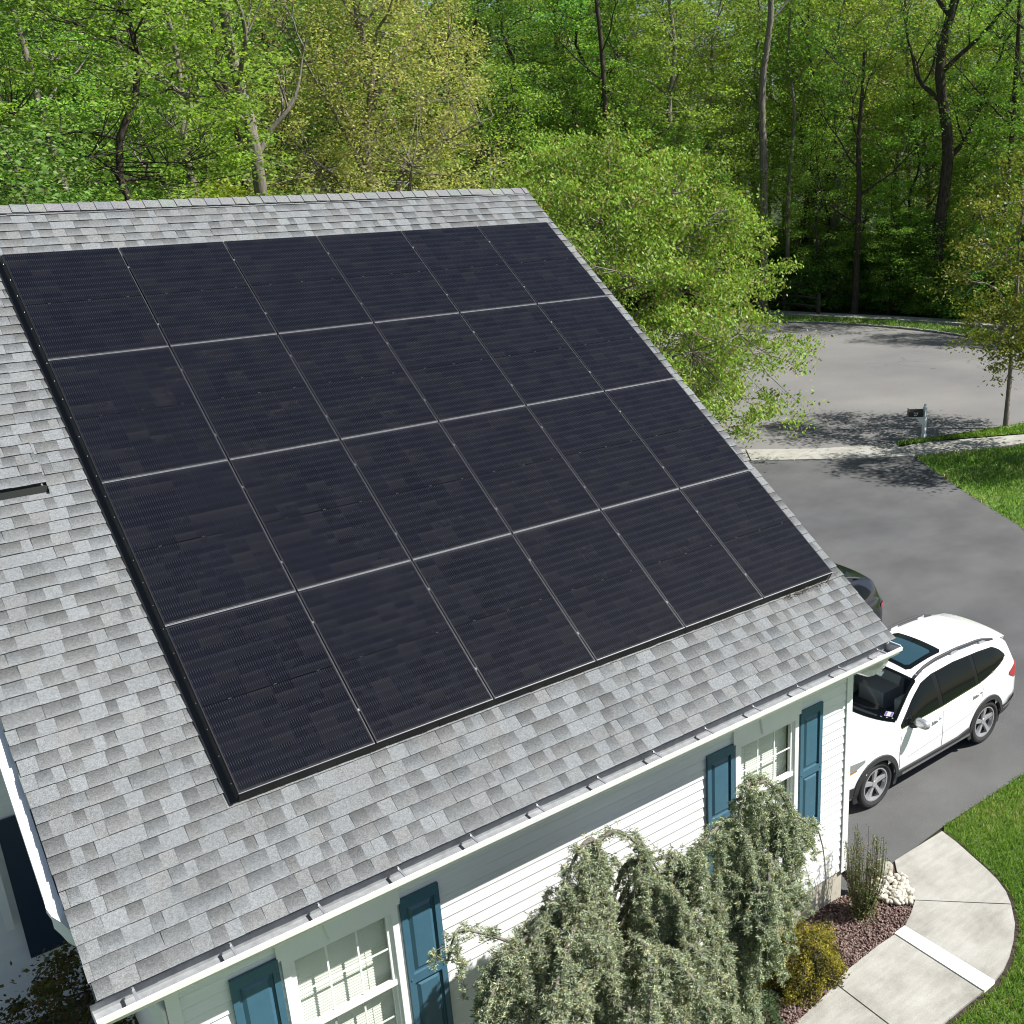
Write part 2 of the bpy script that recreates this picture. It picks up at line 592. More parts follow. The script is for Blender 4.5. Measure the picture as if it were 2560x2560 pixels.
CC = (29.4, 25.6)
mb = MB()
ex, ey = 0.86, -0.51
pts = []
for i in range(73):
    a = math.atan2(-0.51, 0.86) + R_(24) + R_(312) * i / 72
    pts.append((CC[0] + 13.35 * math.cos(a), CC[1] + 13.35 * math.sin(a)))
nx_, ny_ = 0.51, 0.86
e = (CC[0] + 90 * ex, CC[1] + 90 * ey)
pts += [(e[0] - 5 * nx_, e[1] - 5 * ny_), (e[0] + 5 * nx_, e[1] + 5 * ny_)]
mb.sheet(pts, 0.002)
structure(mb.build('road', 'road_asphalt'))

# near sidewalk: concrete flags with open joints, sloping slightly
mb = MB()
top = [(14.2, 22.9), (17.0, 19.6), (18.9, 17.6), (20.2, 16.35), (21.9, 14.85), (23.2, 14.1), (24.2, 13.5), (25.7, 12.62), (28.13, 11.38), (33, 9.1), (40, 6.2), (52, 1.5)]
bot = [(13.2, 22.1), (16.0, 18.9), (18.0, 16.7), (19.45, 15.3), (20.5, 14.45), (21.4, 13.7), (22.4, 12.95), (23.46, 12.24), (27.35, 10.6), (32.6, 8.15), (39.6, 5.2), (51.6, 0.5)]
tp, bt = [], []
for i in range(len(top) - 1):
    seg = max(1, int(math.dist(top[i], top[i + 1]) / 1.3))
    for k in range(seg):
        t = k / seg
        tp.append((top[i][0] * (1 - t) + top[i + 1][0] * t, top[i][1] * (1 - t) + top[i + 1][1] * t))
        bt.append((bot[i][0] * (1 - t) + bot[i + 1][0] * t, bot[i][1] * (1 - t) + bot[i + 1][1] * t))
for i in range(len(tp) - 1):
    def lerp(p, q, t):
        return (p[0] + (q[0] - p[0]) * t, p[1] + (q[1] - p[1]) * t)
    mb.prism([lerp(bt[i], bt[i + 1], 0.012), lerp(bt[i], bt[i + 1], 0.988), lerp(tp[i], tp[i + 1], 0.988), lerp(tp[i], tp[i + 1], 0.012)], -0.04, 0.022)
structure(mb.build('sidewalk', 'concrete'))
# far sidewalk beyond the turning circle
mb = MB()
fw = [(40.6, 38.0), (42.1, 34.9), (43.1, 32.7), (44.4, 30.1), (45.5, 27.6), (46.6, 24.5), (47.6, 21.0), (49, 16)]
for i in range(len(fw) - 1):
    (x0, y0), (x1, y1) = fw[i], fw[i + 1]
    mb.prism([(x0, y0), (x1, y1), (x1 + 1.25, y1 + 0.45), (x0 + 1.25, y0 + 0.45)][::-1], -0.04, 0.1)
structure(mb.build('sidewalk', 'concrete'))

# kerb of stone blocks round the circle
rng = random.Random(4)
mb = MB()
for i in range(330):
    a = R_(-95) + R_(250) * i / 330
    a2 = a + R_(250) / 330 * 0.9
    # leave the drive and the street mouth open
    x, y = CC[0] + 13.4 * math.cos(a), CC[1] + 13.4 * math.sin(a)
    if x > 33 and y < 22.5 and -0.51 * 1 < 1 and abs((x - CC[0]) * 0.51 + (y - CC[1]) * 0.86) < 5.2:
        continue
    h = 0.10 + rng.uniform(-0.015, 0.015)
    q = []
    for aa, rr in ((a, 13.36), (a2, 13.36), (a2, 13.54), (a, 13.54)):
        q.append((CC[0] + rr * math.cos(aa), CC[1] + rr * math.sin(aa)))
    mb.prism(q, -0.04, h)
structure(mb.build('kerb', 'belgian_block'))

# grass strips and lawns
mb = MB()
mb.sheet([(24.3, 13.55), (23.95, 13.2), (24.2, 13.5), (25.7, 12.7), (28.13, 11.45), (33, 9.2), (40, 6.3), (41, 8.2), (36.0, 10.6), (32.2, 12.2), (29.26, 12.15), (26.4, 12.75)], 0.04)
mb.sheet([(18.95, 17.65), (20.1, 16.6), (19.2, 17.6), (17.4, 19.9), (16.3, 22.6), (15.0, 24.2), (14.3, 22.95), (17.05, 19.65)], 0.04)
structure(mb.build('grass_verge', 'lawn'))
mb = MB()
inn, outr = [], []
for i in range(40):
    a = R_(-18) + R_(75) * i / 39
    inn.append((CC[0] + 13.5 * math.cos(a), CC[1] + 13.5 * math.sin(a)))
    outr.append((CC[0] + 15.4 * math.cos(a), CC[1] + 15.4 * math.sin(a)))
mb.sheet(inn + outr[::-1], 0.05)
structure(mb.build('far_verge', 'forest_floor'))
mb = MB()
mb.sheet([(-40, -40), (70, -40), (70, -6), (51.6, 0.45), (39.6, 5.15), (32.6, 8.1), (27.35, 10.55), (23.47, 12.2)] + DRV[::-1][1:] + [(8.62, -0.05), (6.4, -0.15), (-40, -0.15)], -0.015)
structure(mb.build('lawn', 'lawn'))

OUT = [(8.638, -0.038), (8.588, -0.311), (8.494, -0.634), (8.415, -0.912), (8.335, -1.135), (8.223, -1.341), (8.084, -1.514), (7.801, -1.754), (7.557, -1.898), (7.3, -2.016), (7.053, -2.098), (6.84, -2.135), (6.59, -2.142), (6.268, -2.13), (5.933, -2.13), (5.2, -2.16), (4, -2.25), (1, -2.4)]
INN = [(7.653, -0.018), (7.499, -0.183), (7.441, -0.423), (7.247, -0.654), (7.019, -0.799), (6.78, -0.896), (6.575, -0.904), (6.267, -0.896), (5.972, -0.909), (5.686, -0.922), (5.338, -0.998), (4.97, -1.05), (4.6, -1.08), (3.6, -1.3), (1, -1.5)]
mb = MB()
mb.prism(INN[:4] + [(7.235, -0.68)] + [(8.07, -1.518)] + OUT[:6][::-1], -0.03, 0.036)
mb.prism([(7.229, -0.69), (7.019, -0.799), (6.76, -0.905), (6.815, -2.137)] + OUT[7:11][::-1] + [(8.058, -1.528)], -0.03, 0.036)
mb.prism([(6.572, -0.906), (6.267, -0.896), (5.972, -0.909), (5.686, -0.922), (5.46, -0.965), (5.45, -2.145), (5.933, -2.13), (6.268, -2.13), (6.6, -2.142)], -0.03, 0.03)
mb.prism([(5.442, -0.975), (5.338, -0.998), (4.97, -1.05), (4.6, -1.08), (3.6, -1.3), (1, -1.5), (1, -2.4), (4, -2.25), (5.2, -2.16), (5.432, -2.148)], -0.03, 0.03)
structure(mb.build('footpath', 'concrete'))
mb = MB()
off_ = []
for i in range(len(OUT)):
    p0, p1 = OUT[max(i - 1, 0)], OUT[min(i + 1, len(OUT) - 1)]
    dx, dy = p1[0] - p0[0], p1[1] - p0[1]
    l_ = math.hypot(dx, dy)
    ww = 0.055 + 0.02 * math.sin(3.1 * i)
    off_.append((OUT[i][0] - dy / l_ * ww, OUT[i][1] + dx / l_ * ww))
for i in range(len(OUT) - 1):
    mb.add([(*OUT[i], 0.001), (*off_[i], 0.001), (*off_[i + 1], 0.001), (*OUT[i + 1], 0.001)], [(0, 1, 2, 3)])
structure(mb.build('soil_edge', 'soil'))
mb = MB()
mb.prism([(6.762, -0.9), (6.574, -0.9), (6.602, -2.15), (6.817, -2.145)][::-1], -0.03, 0.046)
structure(mb.build('white_path_edge', 'white_step'))
mb = MB()
mb.sheet([(7.653, -0.018), (6.55, -0.02), (6.4, 0.05), (-0.9, 0.05), (-0.9, -1.6), (1, -1.5)] + INN[::-1][1:-1], 0.012)
structure(mb.build('mulch_bed', 'mulch_base'))

# ------------------------------------------------------------------ the house
PC, PS = 0.83668, 0.54769
TH = math.asin(PS)
OY, OZ = 6.3722, 8.01
HO = (2.9, 0.0, 0.0)
XL, XR = -1.30, 7.13
WL, WR = -0.85, 6.65


def RP(r, d, h):
    return (r, -PC * d - PS * h + OY, -PS * d + PC * h + OZ)


def RS(r, d, h):
    return RP(r, d, h - 0.13)


house = empty('house', HO, 'white sided house with grey shingle roof carrying the solar panels', 'house')


def HB():
    return MB(HO)


rng = random.Random(11)
# shingle courses
mb = HB()
EXP = 0.1425
D0, D1 = -1.0, 8.0
rows = int((D1 - D0) / EXP)


def tone(kind):
    g = {'l': rng.uniform(0.17, 0.184), 'm': rng.uniform(0.159, 0.171), 'd': rng.uniform(0.15, 0.16)}[kind]
    wv_ = rng.uniform(-0.02, 0.012)
    if kind == 'l':
        return (g * 0.955, g * 1.01, g * 1.04)
    return (g * (0.975 + wv_), g, g * (1.005 - wv_ * 0.6))


def piece(x0, x1, db, h, hu, k, granule_band, dl, hb=-0.004):
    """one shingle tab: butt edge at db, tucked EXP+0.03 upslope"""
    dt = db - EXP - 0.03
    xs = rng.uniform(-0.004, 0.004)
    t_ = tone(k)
    tt = tuple(c_ * granule_band for c_ in t_)  # granule blend runs darker towards the upper edge of the tab
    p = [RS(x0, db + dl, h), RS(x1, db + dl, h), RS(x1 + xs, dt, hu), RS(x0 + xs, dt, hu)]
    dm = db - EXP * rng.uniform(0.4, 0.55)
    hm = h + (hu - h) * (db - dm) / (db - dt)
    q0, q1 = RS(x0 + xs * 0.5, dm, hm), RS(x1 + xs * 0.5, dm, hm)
    mb.add([p[0], p[1], q1, q0], [(0, 1, 2, 3)], [t_, t_, tuple(c_ * (1 + granule_band) / 2 for c_ in t_), tuple(c_ * (1 + granule_band) / 2 for c_ in t_)])
    mid_ = tuple(c_ * (1 + granule_band) / 2 for c_ in t_)
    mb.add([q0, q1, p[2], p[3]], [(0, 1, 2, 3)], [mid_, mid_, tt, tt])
    dk = (0.055, 0.055, 0.055)  # shade on the butt and side faces, put into their colour
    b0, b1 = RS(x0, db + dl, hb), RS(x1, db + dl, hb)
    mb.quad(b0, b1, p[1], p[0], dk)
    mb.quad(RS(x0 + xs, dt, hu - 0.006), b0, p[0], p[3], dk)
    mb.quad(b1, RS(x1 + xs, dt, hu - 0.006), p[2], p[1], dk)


VENT_D = 3.385
for i in range(rows + 1):
    db = D1 - i * EXP
    if db < D0 + 0.05:
        break
    raise_ = 0.0
    x = XL + rng.uniform(-0.25, 0)
    wob = rng.uniform(-0.002, 0.002)
    up_ = rng.random() < 0.5
    while x < XR:
        wd = rng.choice([0.08, 0.11, 0.13, 0.15, 0.16, 0.17, 0.19])
        x0, x1 = max(x, XL + rng.uniform(-0.004, 0.004)), min(x + wd, XR + rng.uniform(-0.004, 0.004))
        x += wd
        if x1 - x0 < 0.02:
            continue
        up_ = not up_ if rng.random() < 0.85 else up_
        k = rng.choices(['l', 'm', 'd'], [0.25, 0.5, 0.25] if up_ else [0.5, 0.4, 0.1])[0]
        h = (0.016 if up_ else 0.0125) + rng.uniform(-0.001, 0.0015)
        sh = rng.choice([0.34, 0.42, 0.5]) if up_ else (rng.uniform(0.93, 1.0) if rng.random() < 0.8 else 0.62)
        # courses above the slot vent ride up over it
        if x0 < -0.40 and VENT_D - 0.75 < db < VENT_D + 0.01:
            r_ = 0.065 * (1 - (VENT_D - db) / 0.75)
            h += r_
            hu = 0.002 + max(0, 0.065 * (1 - (VENT_D - db + EXP + 0.03) / 0.75))
            x1 = min(x1, -0.40)
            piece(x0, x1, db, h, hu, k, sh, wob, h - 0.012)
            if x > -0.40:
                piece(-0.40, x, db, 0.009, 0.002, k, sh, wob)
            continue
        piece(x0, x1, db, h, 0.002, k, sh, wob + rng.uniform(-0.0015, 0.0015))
roof = mb.build('roof', 'shingle', house)
# deck under the shingles and the far slope
mb = HB()


def slab(x0, x1, da, dbb, t0, t1):
    v_ = [RS(x0, da, t0), RS(x1, da, t0), RS(x1, dbb, t0), RS(x0, dbb, t0), RS(x0, da, t1), RS(x1, da, t1), RS(x1, dbb, t1), RS(x0, dbb, t1)]
    mb.add(v_, [(0, 3, 2, 1), (4, 5, 6, 7), (0, 1, 5, 4), (1, 2, 6, 5), (2, 3, 7, 6), (3, 0, 4, 7)])


slab(XL + 0.006, XR - 0.006, -0.98, 7.99, -0.03, -0.006)
RY, RZ = RS(0, -0.98, 0)[1], RS(0, -0.98, 0)[2]
kk = PS / PC
mb.add([(XL + 0.006, RY, RZ - 0.005), (XR - 0.006, RY, RZ - 0.005), (XR - 0.006, RY + 7.5, RZ - 0.005 - 7.5 * kk), (XL + 0.006, RY + 7.5, RZ - 0.005 - 7.5 * kk)], [(0, 1, 2, 3)], (0.2, 0.2, 0.2))
mb.c = [[(0.2, 0.2, 0.2)] * len(f) for f in mb.f]
mb.use_col = True
mb.build('roof_deck', 'shingle', roof)
# ridge cap pieces over a low ridge vent
mb = HB()
x = XL
mbv = HB()
for sgn in (0,):
    mbv.add([RS(XL, -0.87, 0.004), RS(6.45, -0.87, 0.004), RS(6.45, -0.87, 0.024), RS(XL, -0.87, 0.024)], [(0, 1, 2, 3)])
while x < XR - 0.02:
    wd = 0.178 + rng.uniform(-0.008, 0.008)
    x1 = min(x + wd, XR)
    lift = 0.024 if x1 < 6.45 else 0.012
    kx = tone('m')
    kx = tuple(c_ * rng.uniform(0.98, 1.06) for c_ in kx)
    a, bq = 0.012 + rng.uniform(0, 0.003), 0.002
    de = -0.855 + rng.uniform(-0.005, 0.005)
    xr = min(x1 + 0.03, XR + 0.004)
    apex0, apex1 = (x, RY, RZ + lift + a + 0.008), (xr, RY, RZ + lift + bq + 0.008)
    f0, f1 = RS(x, de, lift + a), RS(xr, de, lift + bq)
    g0 = (x, 2 * RY - f0[1], f0[2])
    g1 = (xr, 2 * RY - f1[1], f1[2])
    mb.add([f0, f1, apex1, apex0], [(0, 1, 2, 3)], kx)
    mb.add([apex0, apex1, g1, g0], [(0, 1, 2, 3)], kx)
    low0, low1 = RS(x, de, lift - 0.006 if lift > 0.02 else 0.0), RS(xr, de, lift - 0.006 if lift > 0.02 else 0.0)
    mb.add([low0, low1, f1, f0], [(0, 1, 2, 3)], (0.08, 0.08, 0.08))
    mb.add([f0, apex0, (x, RY, RZ + 0.01), RS(x, de, lift - 0.006)], [(0, 1, 2, 3)], (0.1, 0.1, 0.1))
    x = x1
mb.build('ridge_cap', 'shingle', roof)
mbv.build('ridge_vent', 'vent_dark', roof)
# slot vent
mb = HB()
p = [RS(-1.29, VENT_D - 0.02, 0.012), RS(-0.405, VENT_D - 0.02, 0.012), RS(-0.405, VENT_D - 0.06, 0.06), RS(-1.29, VENT_D - 0.06, 0.06)]
mb.add(p, [(0, 1, 2, 3)])
mb.add([RS(-0.4, VENT_D + 0.01, 0.0), RS(-0.4, VENT_D - 0.5, 0.0), RS(-0.4, VENT_D, 0.052)], [(0, 1, 2)])
mb.build('roof_vent', 'vent_dark', roof)
# rake boards and fascia
mb = HB()
for xa, xb in ((XL + 0.03, XL + 0.06), (XR - 0.06, XR - 0.03)):
    mbx = [RS(xa, -0.98, -0.17), RS(xb, -0.98, -0.17), RS(xb, 7.93, -0.17), RS(xa, 7.93, -0.17), RS(xa, -0.98, -0.031), RS(xb, -0.98, -0.031), RS(xb, 7.93, -0.031), RS(xa, 7.93, -0.031)]
    mb.add(mbx, [(0, 3, 2, 1), (4, 5, 6, 7), (0, 1, 5, 4), (1, 2, 6, 5), (2, 3, 7, 6), (3, 0, 4, 7)])
    mb.build('rake_board', 'white_trim', roof)
    mb = HB()
mb.box(XL + 0.07, XR - 0.07, -0.182, -0.157, 3.325, 3.475)
mb.build('fascia', 'white_trim', roof)
mb = HB()
mb.box(XL + 0.07, XR - 0.07, -0.15, 0.03, 3.30, 3.32)
mb.build('soffit', 'white_trim', roof)

# gutter: K profile, outside and inside
mb = HB()
GX0, GX1 = XL - 0.03, 7.05
prof = [(-0.184, 3.465), (-0.184, 3.383), (-0.36, 3.385), (-0.375, 3.40), (-0.385, 3.425), (-0.41, 3.45), (-0.425, 3.46), (-0.43, 3.50), (-0.408, 3.505)]
for i in range(len(prof) - 1):
    (y0, z0), (y1, z1) = prof[i], prof[i + 1]
    mb.quad((GX0, y0, z0), (GX1, y0, z0), (GX1, y1, z1), (GX0, y1, z1))
for xx in (GX0, GX1):
    mb.add([(xx, y, z) for y, z in prof[:-1]], [tuple(range(len(prof) - 1))])
gut = mb.build('gutter', 'gutter_white', house)
mb = HB()
ins = [(-0.188, 3.465), (-0.188, 3.387), (-0.358, 3.39), (-0.38, 3.43), (-0.42, 3.465), (-0.425, 3.497)]
for i in range(len(ins) - 1):
    (y0, z0), (y1, z1) = ins[i], ins[i + 1]
    mb.quad((GX0 + 0.004, y0, z0), (GX1 - 0.004, y0, z0), (GX1 - 0.004, y1, z1), (GX0 + 0.004, y1, z1))
mb.build('gutter_lining', 'gutter_inside', gut)
for i in range(13):
    x = -1.08 + 0.655 * i
    mb = HB()
    mb.add([(x, -0.24, 3.488), (x + 0.019, -0.24, 3.488), (x + 0.019, -0.41, 3.499), (x, -0.41, 3.499),
            (x, -0.24, 3.500), (x + 0.019, -0.24, 3.500), (x + 0.019, -0.41, 3.510), (x, -0.41, 3.510)],
           [(0, 3, 2, 1), (4, 5, 6, 7), (0, 1, 5, 4), (1, 2, 6, 5), (2, 3, 7, 6), (3, 0, 4, 7)])
    mb.box(x + 0.004, x + 0.015, -0.27, -0.25, 3.501, 3.512)
    mb.build('gutter_hanger', 'galvanised', gut)
# end bracket: the little metal loop at the right end of the gutter
mb = HB()
mb.tube([(7.0, -0.24, 3.5), (7.03, -0.25, 3.52), (7.045, -0.40, 3.515)], 0.008, 6)
mb.build('end_strap', 'gutter_white', gut)

# corner elbow and downspout at the right gable
mb = HB()
path, wd_ = [], []
for t in range(0, 13):
    a = R_(90 * t / 12)
    path.append((6.70 + 0.14 * math.cos(a), -0.31 + 0.01 * t, 3.36 - 0.14 * math.sin(a)))
    wd_.append(0.095 + (0.012 if t % 2 else 0))
path = [(6.84, -0.31, 3.40)] + path + [(6.70, 0.06, 3.2), (6.705, 0.09, 3.12), (6.705, 0.10, 0.35)]
wd_ = [0.1] + wd_ + [0.1, 0.1, 0.1]
mb.recttube(path, wd_, 0.085, (0, 1, 0))
mb.build('downspout', 'gutter_white', house)
# left rake downspout with pleated elbow
mb = HB()
path = [RS(-1.345, -0.6 + 0.515 * i, -0.10) for i in range(16)]
wd_ = [0.088] * 16
for t in range(1, 11):
    a = R_(9 * t)
    d_ = 7.12 + 0.30 * math.sin(a)
    path.append(RS(-1.345 + 0.26 * (1 - math.cos(a)), d_ + 0.18 * t / 10, -0.10 - 0.16 * (1 - math.cos(a))))
    wd_.append(0.088 + (0.014 if t % 2 else 0))
path += [RS(-1.0, 7.66, -0.36), (-0.9, 0.02, 3.0), (-0.9, 0.02, 0.3)]
wd_ += [0.088] * 3
mb.recttube(path, wd_, 0.085, [(1, 0, 0)] * 18 + [(0.5, 0.5, 0)] * (len(path) - 18))
mb.build('downspout', 'white_trim', house, label='white pipe running down beside the left roof edge to a pleated elbow')

# siding with window openings
SZ0, SE = 0.43, 0.1143
WINS = [(-0.04, 0.93, 1.40, 2.985), (4.79, 5.755, 1.38, 2.955)]
mb = HB()
nrow = 26
for i in range(nrow):
    z0, z1 = SZ0 + i * SE, SZ0 + (i + 1) * SE
    segs = [(WL, WR - 0.0)]
    for (a, bq, zb, zt) in WINS:
        ov = min(z1, zt) - max(z0, zb)
        if ov > SE * 0.4:
            segs = [s_ for (p0, p1) in segs for s_ in ((p0, min(p1, a)), (max(p0, bq), p1)) if s_[1] - s_[0] > 0.01]
    for (p0, p1) in segs:
        mb.quad((p0, -0.015, z0), (p1, -0.015, z0), (p1, -0.004, z1 - 0.012), (p0, -0.004, z1 - 0.012))
        mb.quad((p0, -0.004, z1 - 0.012), (p1, -0.004, z1 - 0.012), (p1, 0.012, z1 - 0.004), (p0, 0.012, z1 - 0.004))
        mb.quad((p0, 0.012, z0 - 0.004), (p1, 0.012, z0 - 0.004), (p1, -0.015, z0), (p0, -0.015, z0))
mb.build('front_wall', 'vinyl_siding', house)
mb = HB()
for xs, sg in ((WR, 1), (WL, -1)):
    for i in range(60):
        z0, z1 = SZ0 + i * SE, SZ0 + (i + 1) * SE
        if z0 > RZ - 0.25:
            break
        ins_ = max(0.0, (z1 - 3.35) / kk)
        ya, yb = 0.0 + ins_, 14.7 - ins_
        mb.quad((xs + sg * 0.014, ya, z0), (xs + sg * 0.014, yb, z0), (xs + sg * 0.002, yb, z1), (xs + sg * 0.002, ya, z1))
    mb.build('gable_wall', 'vinyl_siding', house)
    mb = HB()
mb = HB()
mb.box(WL, WR, 14.68, 14.7, 0.43, 3.4)
mb.box(WL, WR, 0.25, 14.6, 3.2, 3.22)
mb.build('back_wall', 'vinyl_siding', house)
mb = HB()
mb.box(WL + 0.03, WR - 0.03, 0.006, 0.2, -0.3, 0.43)
mb.box(WR - 0.2, WR - 0.03, 0.2, 14.6, -0.3, 0.43)
mb.build('foundation', 'foundation', house)
mb = HB()
mb.box(WR - 0.075, WR + 0.02, -0.03, -0.016, 0.40, 3.315)
mb.box(WR + 0.003, WR + 0.02, -0.015, 0.075, 0.40, 3.315)
mb.build('corner_board', 'white_trim', house)
mb = HB()
mb.box(WL - 0.02, WL + 0.075, -0.03, -0.016, 0.40, 3.315)
mb.build('corner_board', 'white_trim', house)
# garage doors on the gable facing the drive
for y0 in (1.0, 4.1):
    mb = HB()
    for k in range(4):
        for j in range(4):
            mb.box(WR + 0.015, WR + 0.04, y0 + 0.62 * j + 0.03, y0 + 0.62 * (j + 1) - 0.03, 0.05 + 0.55 * k + 0.03, 0.05 + 0.55 * (k + 1) - 0.03)
    mb.box(WR + 0.016, WR + 0.03, y0, y0 + 2.48, 0.0, 2.25)
    mb.build('garage_door', 'garage_white', house)

# recessed wall of the left wing and its porch
mb = HB()
PY = 4.0
for i in range(48):
    z0, z1 = 0.4 + i * SE, 0.4 + (i + 1) * SE
    mb.quad((-7, PY - 0.014, z0), (WL - 0.02, PY - 0.014, z0), (WL - 0.02, PY - 0.002, z1), (-7, PY - 0.002, z1))
    mb.quad((-7, PY, z0 - 0.001), (WL - 0.02, PY, z0 - 0.001), (WL - 0.02, PY - 0.014, z0), (-7, PY - 0.014, z0))
mb.build('porch_wall', 'vinyl_siding', house)
mb = HB()
mb.box(-1.42, WL - 0.03, PY - 0.06, PY - 0.02, 1.16, 2.79)
mb.build('shutter', 'navy_shutter', house)
mb = HB()
mb.box(-1.56, -1.485, PY - 0.10, PY - 0.062, 1.6, 2.7)
mb.build('porch_window', 'white_trim', house)
mb = HB()
for i in range(16):
    mb.box(-6, WL - 0.02, PY - 0.1 - 0.14 * (i + 1) + 0.008, PY - 0.1 - 0.14 * i, 0.3, 0.36)
mb.build('porch_deck', 'deck_wood', house)


def make_window(x0, x1, zb, zt):
    """double-hung window: frame > sashes, blind, glass; crosshead above"""
    mb = HB()
    t = 0.055
    mb.box(x0, x0 + t, -0.04, 0.06, zb, zt)
    mb.box(x1 - t, x1, -0.04, 0.06, zb, zt)
    mb.box(x0 + t, x1 - t, -0.04, 0.06, zt - t, zt)
    mb.box(x0 + t, x1 - t, -0.05, 0.06, zb, zb + t)
    mb.box(x0 + t, x0 + t + 0.02, -0.02, 0.06, zb + t, zt - t)
    mb.box(x1 - t - 0.02, x1 - t, -0.02, 0.06, zb + t, zt - t)
    win = mb.build('window', 'white_trim', house)
    xa, xb = x0 + t + 0.02, x1 - t - 0.02
    za, zc = zb + t, zt - t
    zm = 2.205
    mb = HB()
    s_ = 0.028
    # upper sash (outer)
    mb.box(xa, xa + s_, -0.012, 0.012, zm, zc)
    mb.box(xb - s_, xb, -0.012, 0.012, zm, zc)
    mb.box(xa + s_, xb - s_, -0.012, 0.012, zc - s_, zc)
    mb.box(xa, xb, -0.03, 0.014, zm - 0.012, zm + 0.04)
    # lower sash (inner)
    mb.box(xa, xa + s_, 0.016, 0.04, za, zm - 0.012)
    mb.box(xb - s_, xb, 0.016, 0.04, za, zm - 0.012)
    mb.box(xa + s_, xb - s_, 0.016, 0.04, za, za + 0.05)
    mb.box(xa + s_, xb - s_, 0.016, 0.04, zm - 0.03, zm - 0.012)
    mb.build('sash', 'white_trim', win)
    mb = HB()
    for lo, hi, yy in ((zm + 0.04, zc - s_, -0.004), (za + 0.05, zm - 0.03, 0.024)):
        for k in (1, 2):
            xx = xa + s_ + (xb - xa - 2 * s_) * k / 3
            mb.box(xx - 0.008, xx + 0.008, yy - 0.004, yy + 0.004, lo, hi)
        zz = (lo + hi) / 2
        mb.box(xa + s_, xb - s_, yy - 0.003, yy + 0.003, zz - 0.008, zz + 0.008)
    mb.build('muntins', 'white_trim', win)
    mb = HB()
    mb.quad((xa, -0.0065, zm), (xb, -0.0065, zm), (xb, -0.0065, zc), (xa, -0.0065, zc))
    mb.quad((xa, 0.02, za), (xb, 0.02, za), (xb, 0.02, zm), (xa, 0.02, zm))
    mb.build('glass', 'window_glass', win)
    mb = HB()
    z = za
    while z < zc:
        mb.quad((xa - 0.01, 0.096, z), (xb + 0.01, 0.096, z), (xb + 0.01, 0.091, z + 0.007), (xa - 0.01, 0.091, z + 0.007))
        mb.quad((xa - 0.01, 0.091, z + 0.007), (xb + 0.01, 0.091, z + 0.007), (xb + 0.01, 0.0965, z + 0.0285), (xa - 0.01, 0.0965, z + 0.0285))
        z += 0.0285
    mb.box(xa + 0.18, xa + 0.184, 0.09, 0.094, za, zc)
    mb.box(xb - 0.2, xb - 0.196, 0.09, 0.094, za, zc)
    mb.build('blind', 'blind_cream', win)
    mb = HB()
    mb.quad((x0, 0.14, zb), (x1, 0.14, zb), (x1, 0.14, zt), (x0, 0.14, zt))
    mb.quad((x0, 0.06, zb), (x0, 0.14, zb), (x0, 0.14, zt), (x0, 0.06, zt))
    mb.quad((x1, 0.06, zb), (x1, 0.14, zb), (x1, 0.14, zt), (x1, 0.06, zt))
    mb.quad((x0, 0.06, zb), (x1, 0.06, zb), (x1, 0.14, zb), (x0, 0.14, zb))
    mb.build('reveal', 'room_dark', win)
    # crosshead with keystone
    mb = HB()
    xm = (x0 + x1) / 2
    mb.box(x0 - 0.03, x1 + 0.03, -0.045, -0.003, zt + 0.003, zt + 0.19)
    mb.box(x0 - 0.05, x1 + 0.05, -0.065, -0.003, zt + 0.19, zt + 0.225)
    a, bq = 0.10, 0.15
    v_ = [(xm - a, -0.07, zt - 0.005), (xm + a, -0.07, zt - 0.005), (xm + bq, -0.07, zt + 0.24), (xm - bq, -0.07, zt + 0.24),
          (xm - a - 0.01, -0.04, zt - 0.005), (xm + a + 0.01, -0.04, zt - 0.005), (xm + bq + 0.01, -0.04, zt + 0.24), (xm - bq - 0.01, -0.04, zt + 0.24)]
    mb.add(v_, [(0, 1, 2, 3), (0, 4, 5, 1), (1, 5, 6, 2), (2, 6, 7, 3), (3, 7, 4, 0)])
    mb.build('crosshead', 'white_trim', win)
    return win


def make_shutter(x0, x1, zb, zt):
    mb = HB()
    f_, y0, yr = 0.05, -0.045, -0.022
    zmid = zb + (zt - zb) * 0.49
    mb.box(x0, x0 + f_, y0, -0.016, zb, zt)
    mb.box(x1 - f_, x1, y0, -0.016, zb, zt)
    for za, zc in ((zb, zb + 0.12), (zmid - 0.045, zmid + 0.045), (zt - 0.10, zt)):
        mb.box(x0 + f_, x1 - f_, y0, -0.016, za, zc)
    for za, zc in ((zb + 0.12, zmid - 0.045), (zmid + 0.045, zt - 0.10)):
        mb.quad((x0 + f_, yr, za), (x1 - f_, yr, za), (x1 - f_, yr, zc), (x0 + f_, yr, zc))
        mb.frustum(x0 + f_ + 0.018, x1 - f_ - 0.018, za + 0.02, zc - 0.02, yr, -0.04, 0.03)
    sh = mb.build('shutter', 'shutter_blue', house)
    for xx in (x0 + 0.025, x1 - 0.025):
        mb = HB()
        mb.box(xx - 0.008, xx + 0.008, y0 - 0.006, y0, zmid - 0.008, zmid + 0.008)
        mb.build('screw_cap', 'shutter_blue', sh)


for wv_ in WINS:
    make_window(*wv_)
for a, bq in ((-0.43, -0.065), (0.955, 1.31)):
    make_shutter(a, bq, 1.36, 3.015)
for a, bq in ((4.39, 4.765), (5.785, 6.145)):
    make_shutter(a, bq, 1.33, 2.975)

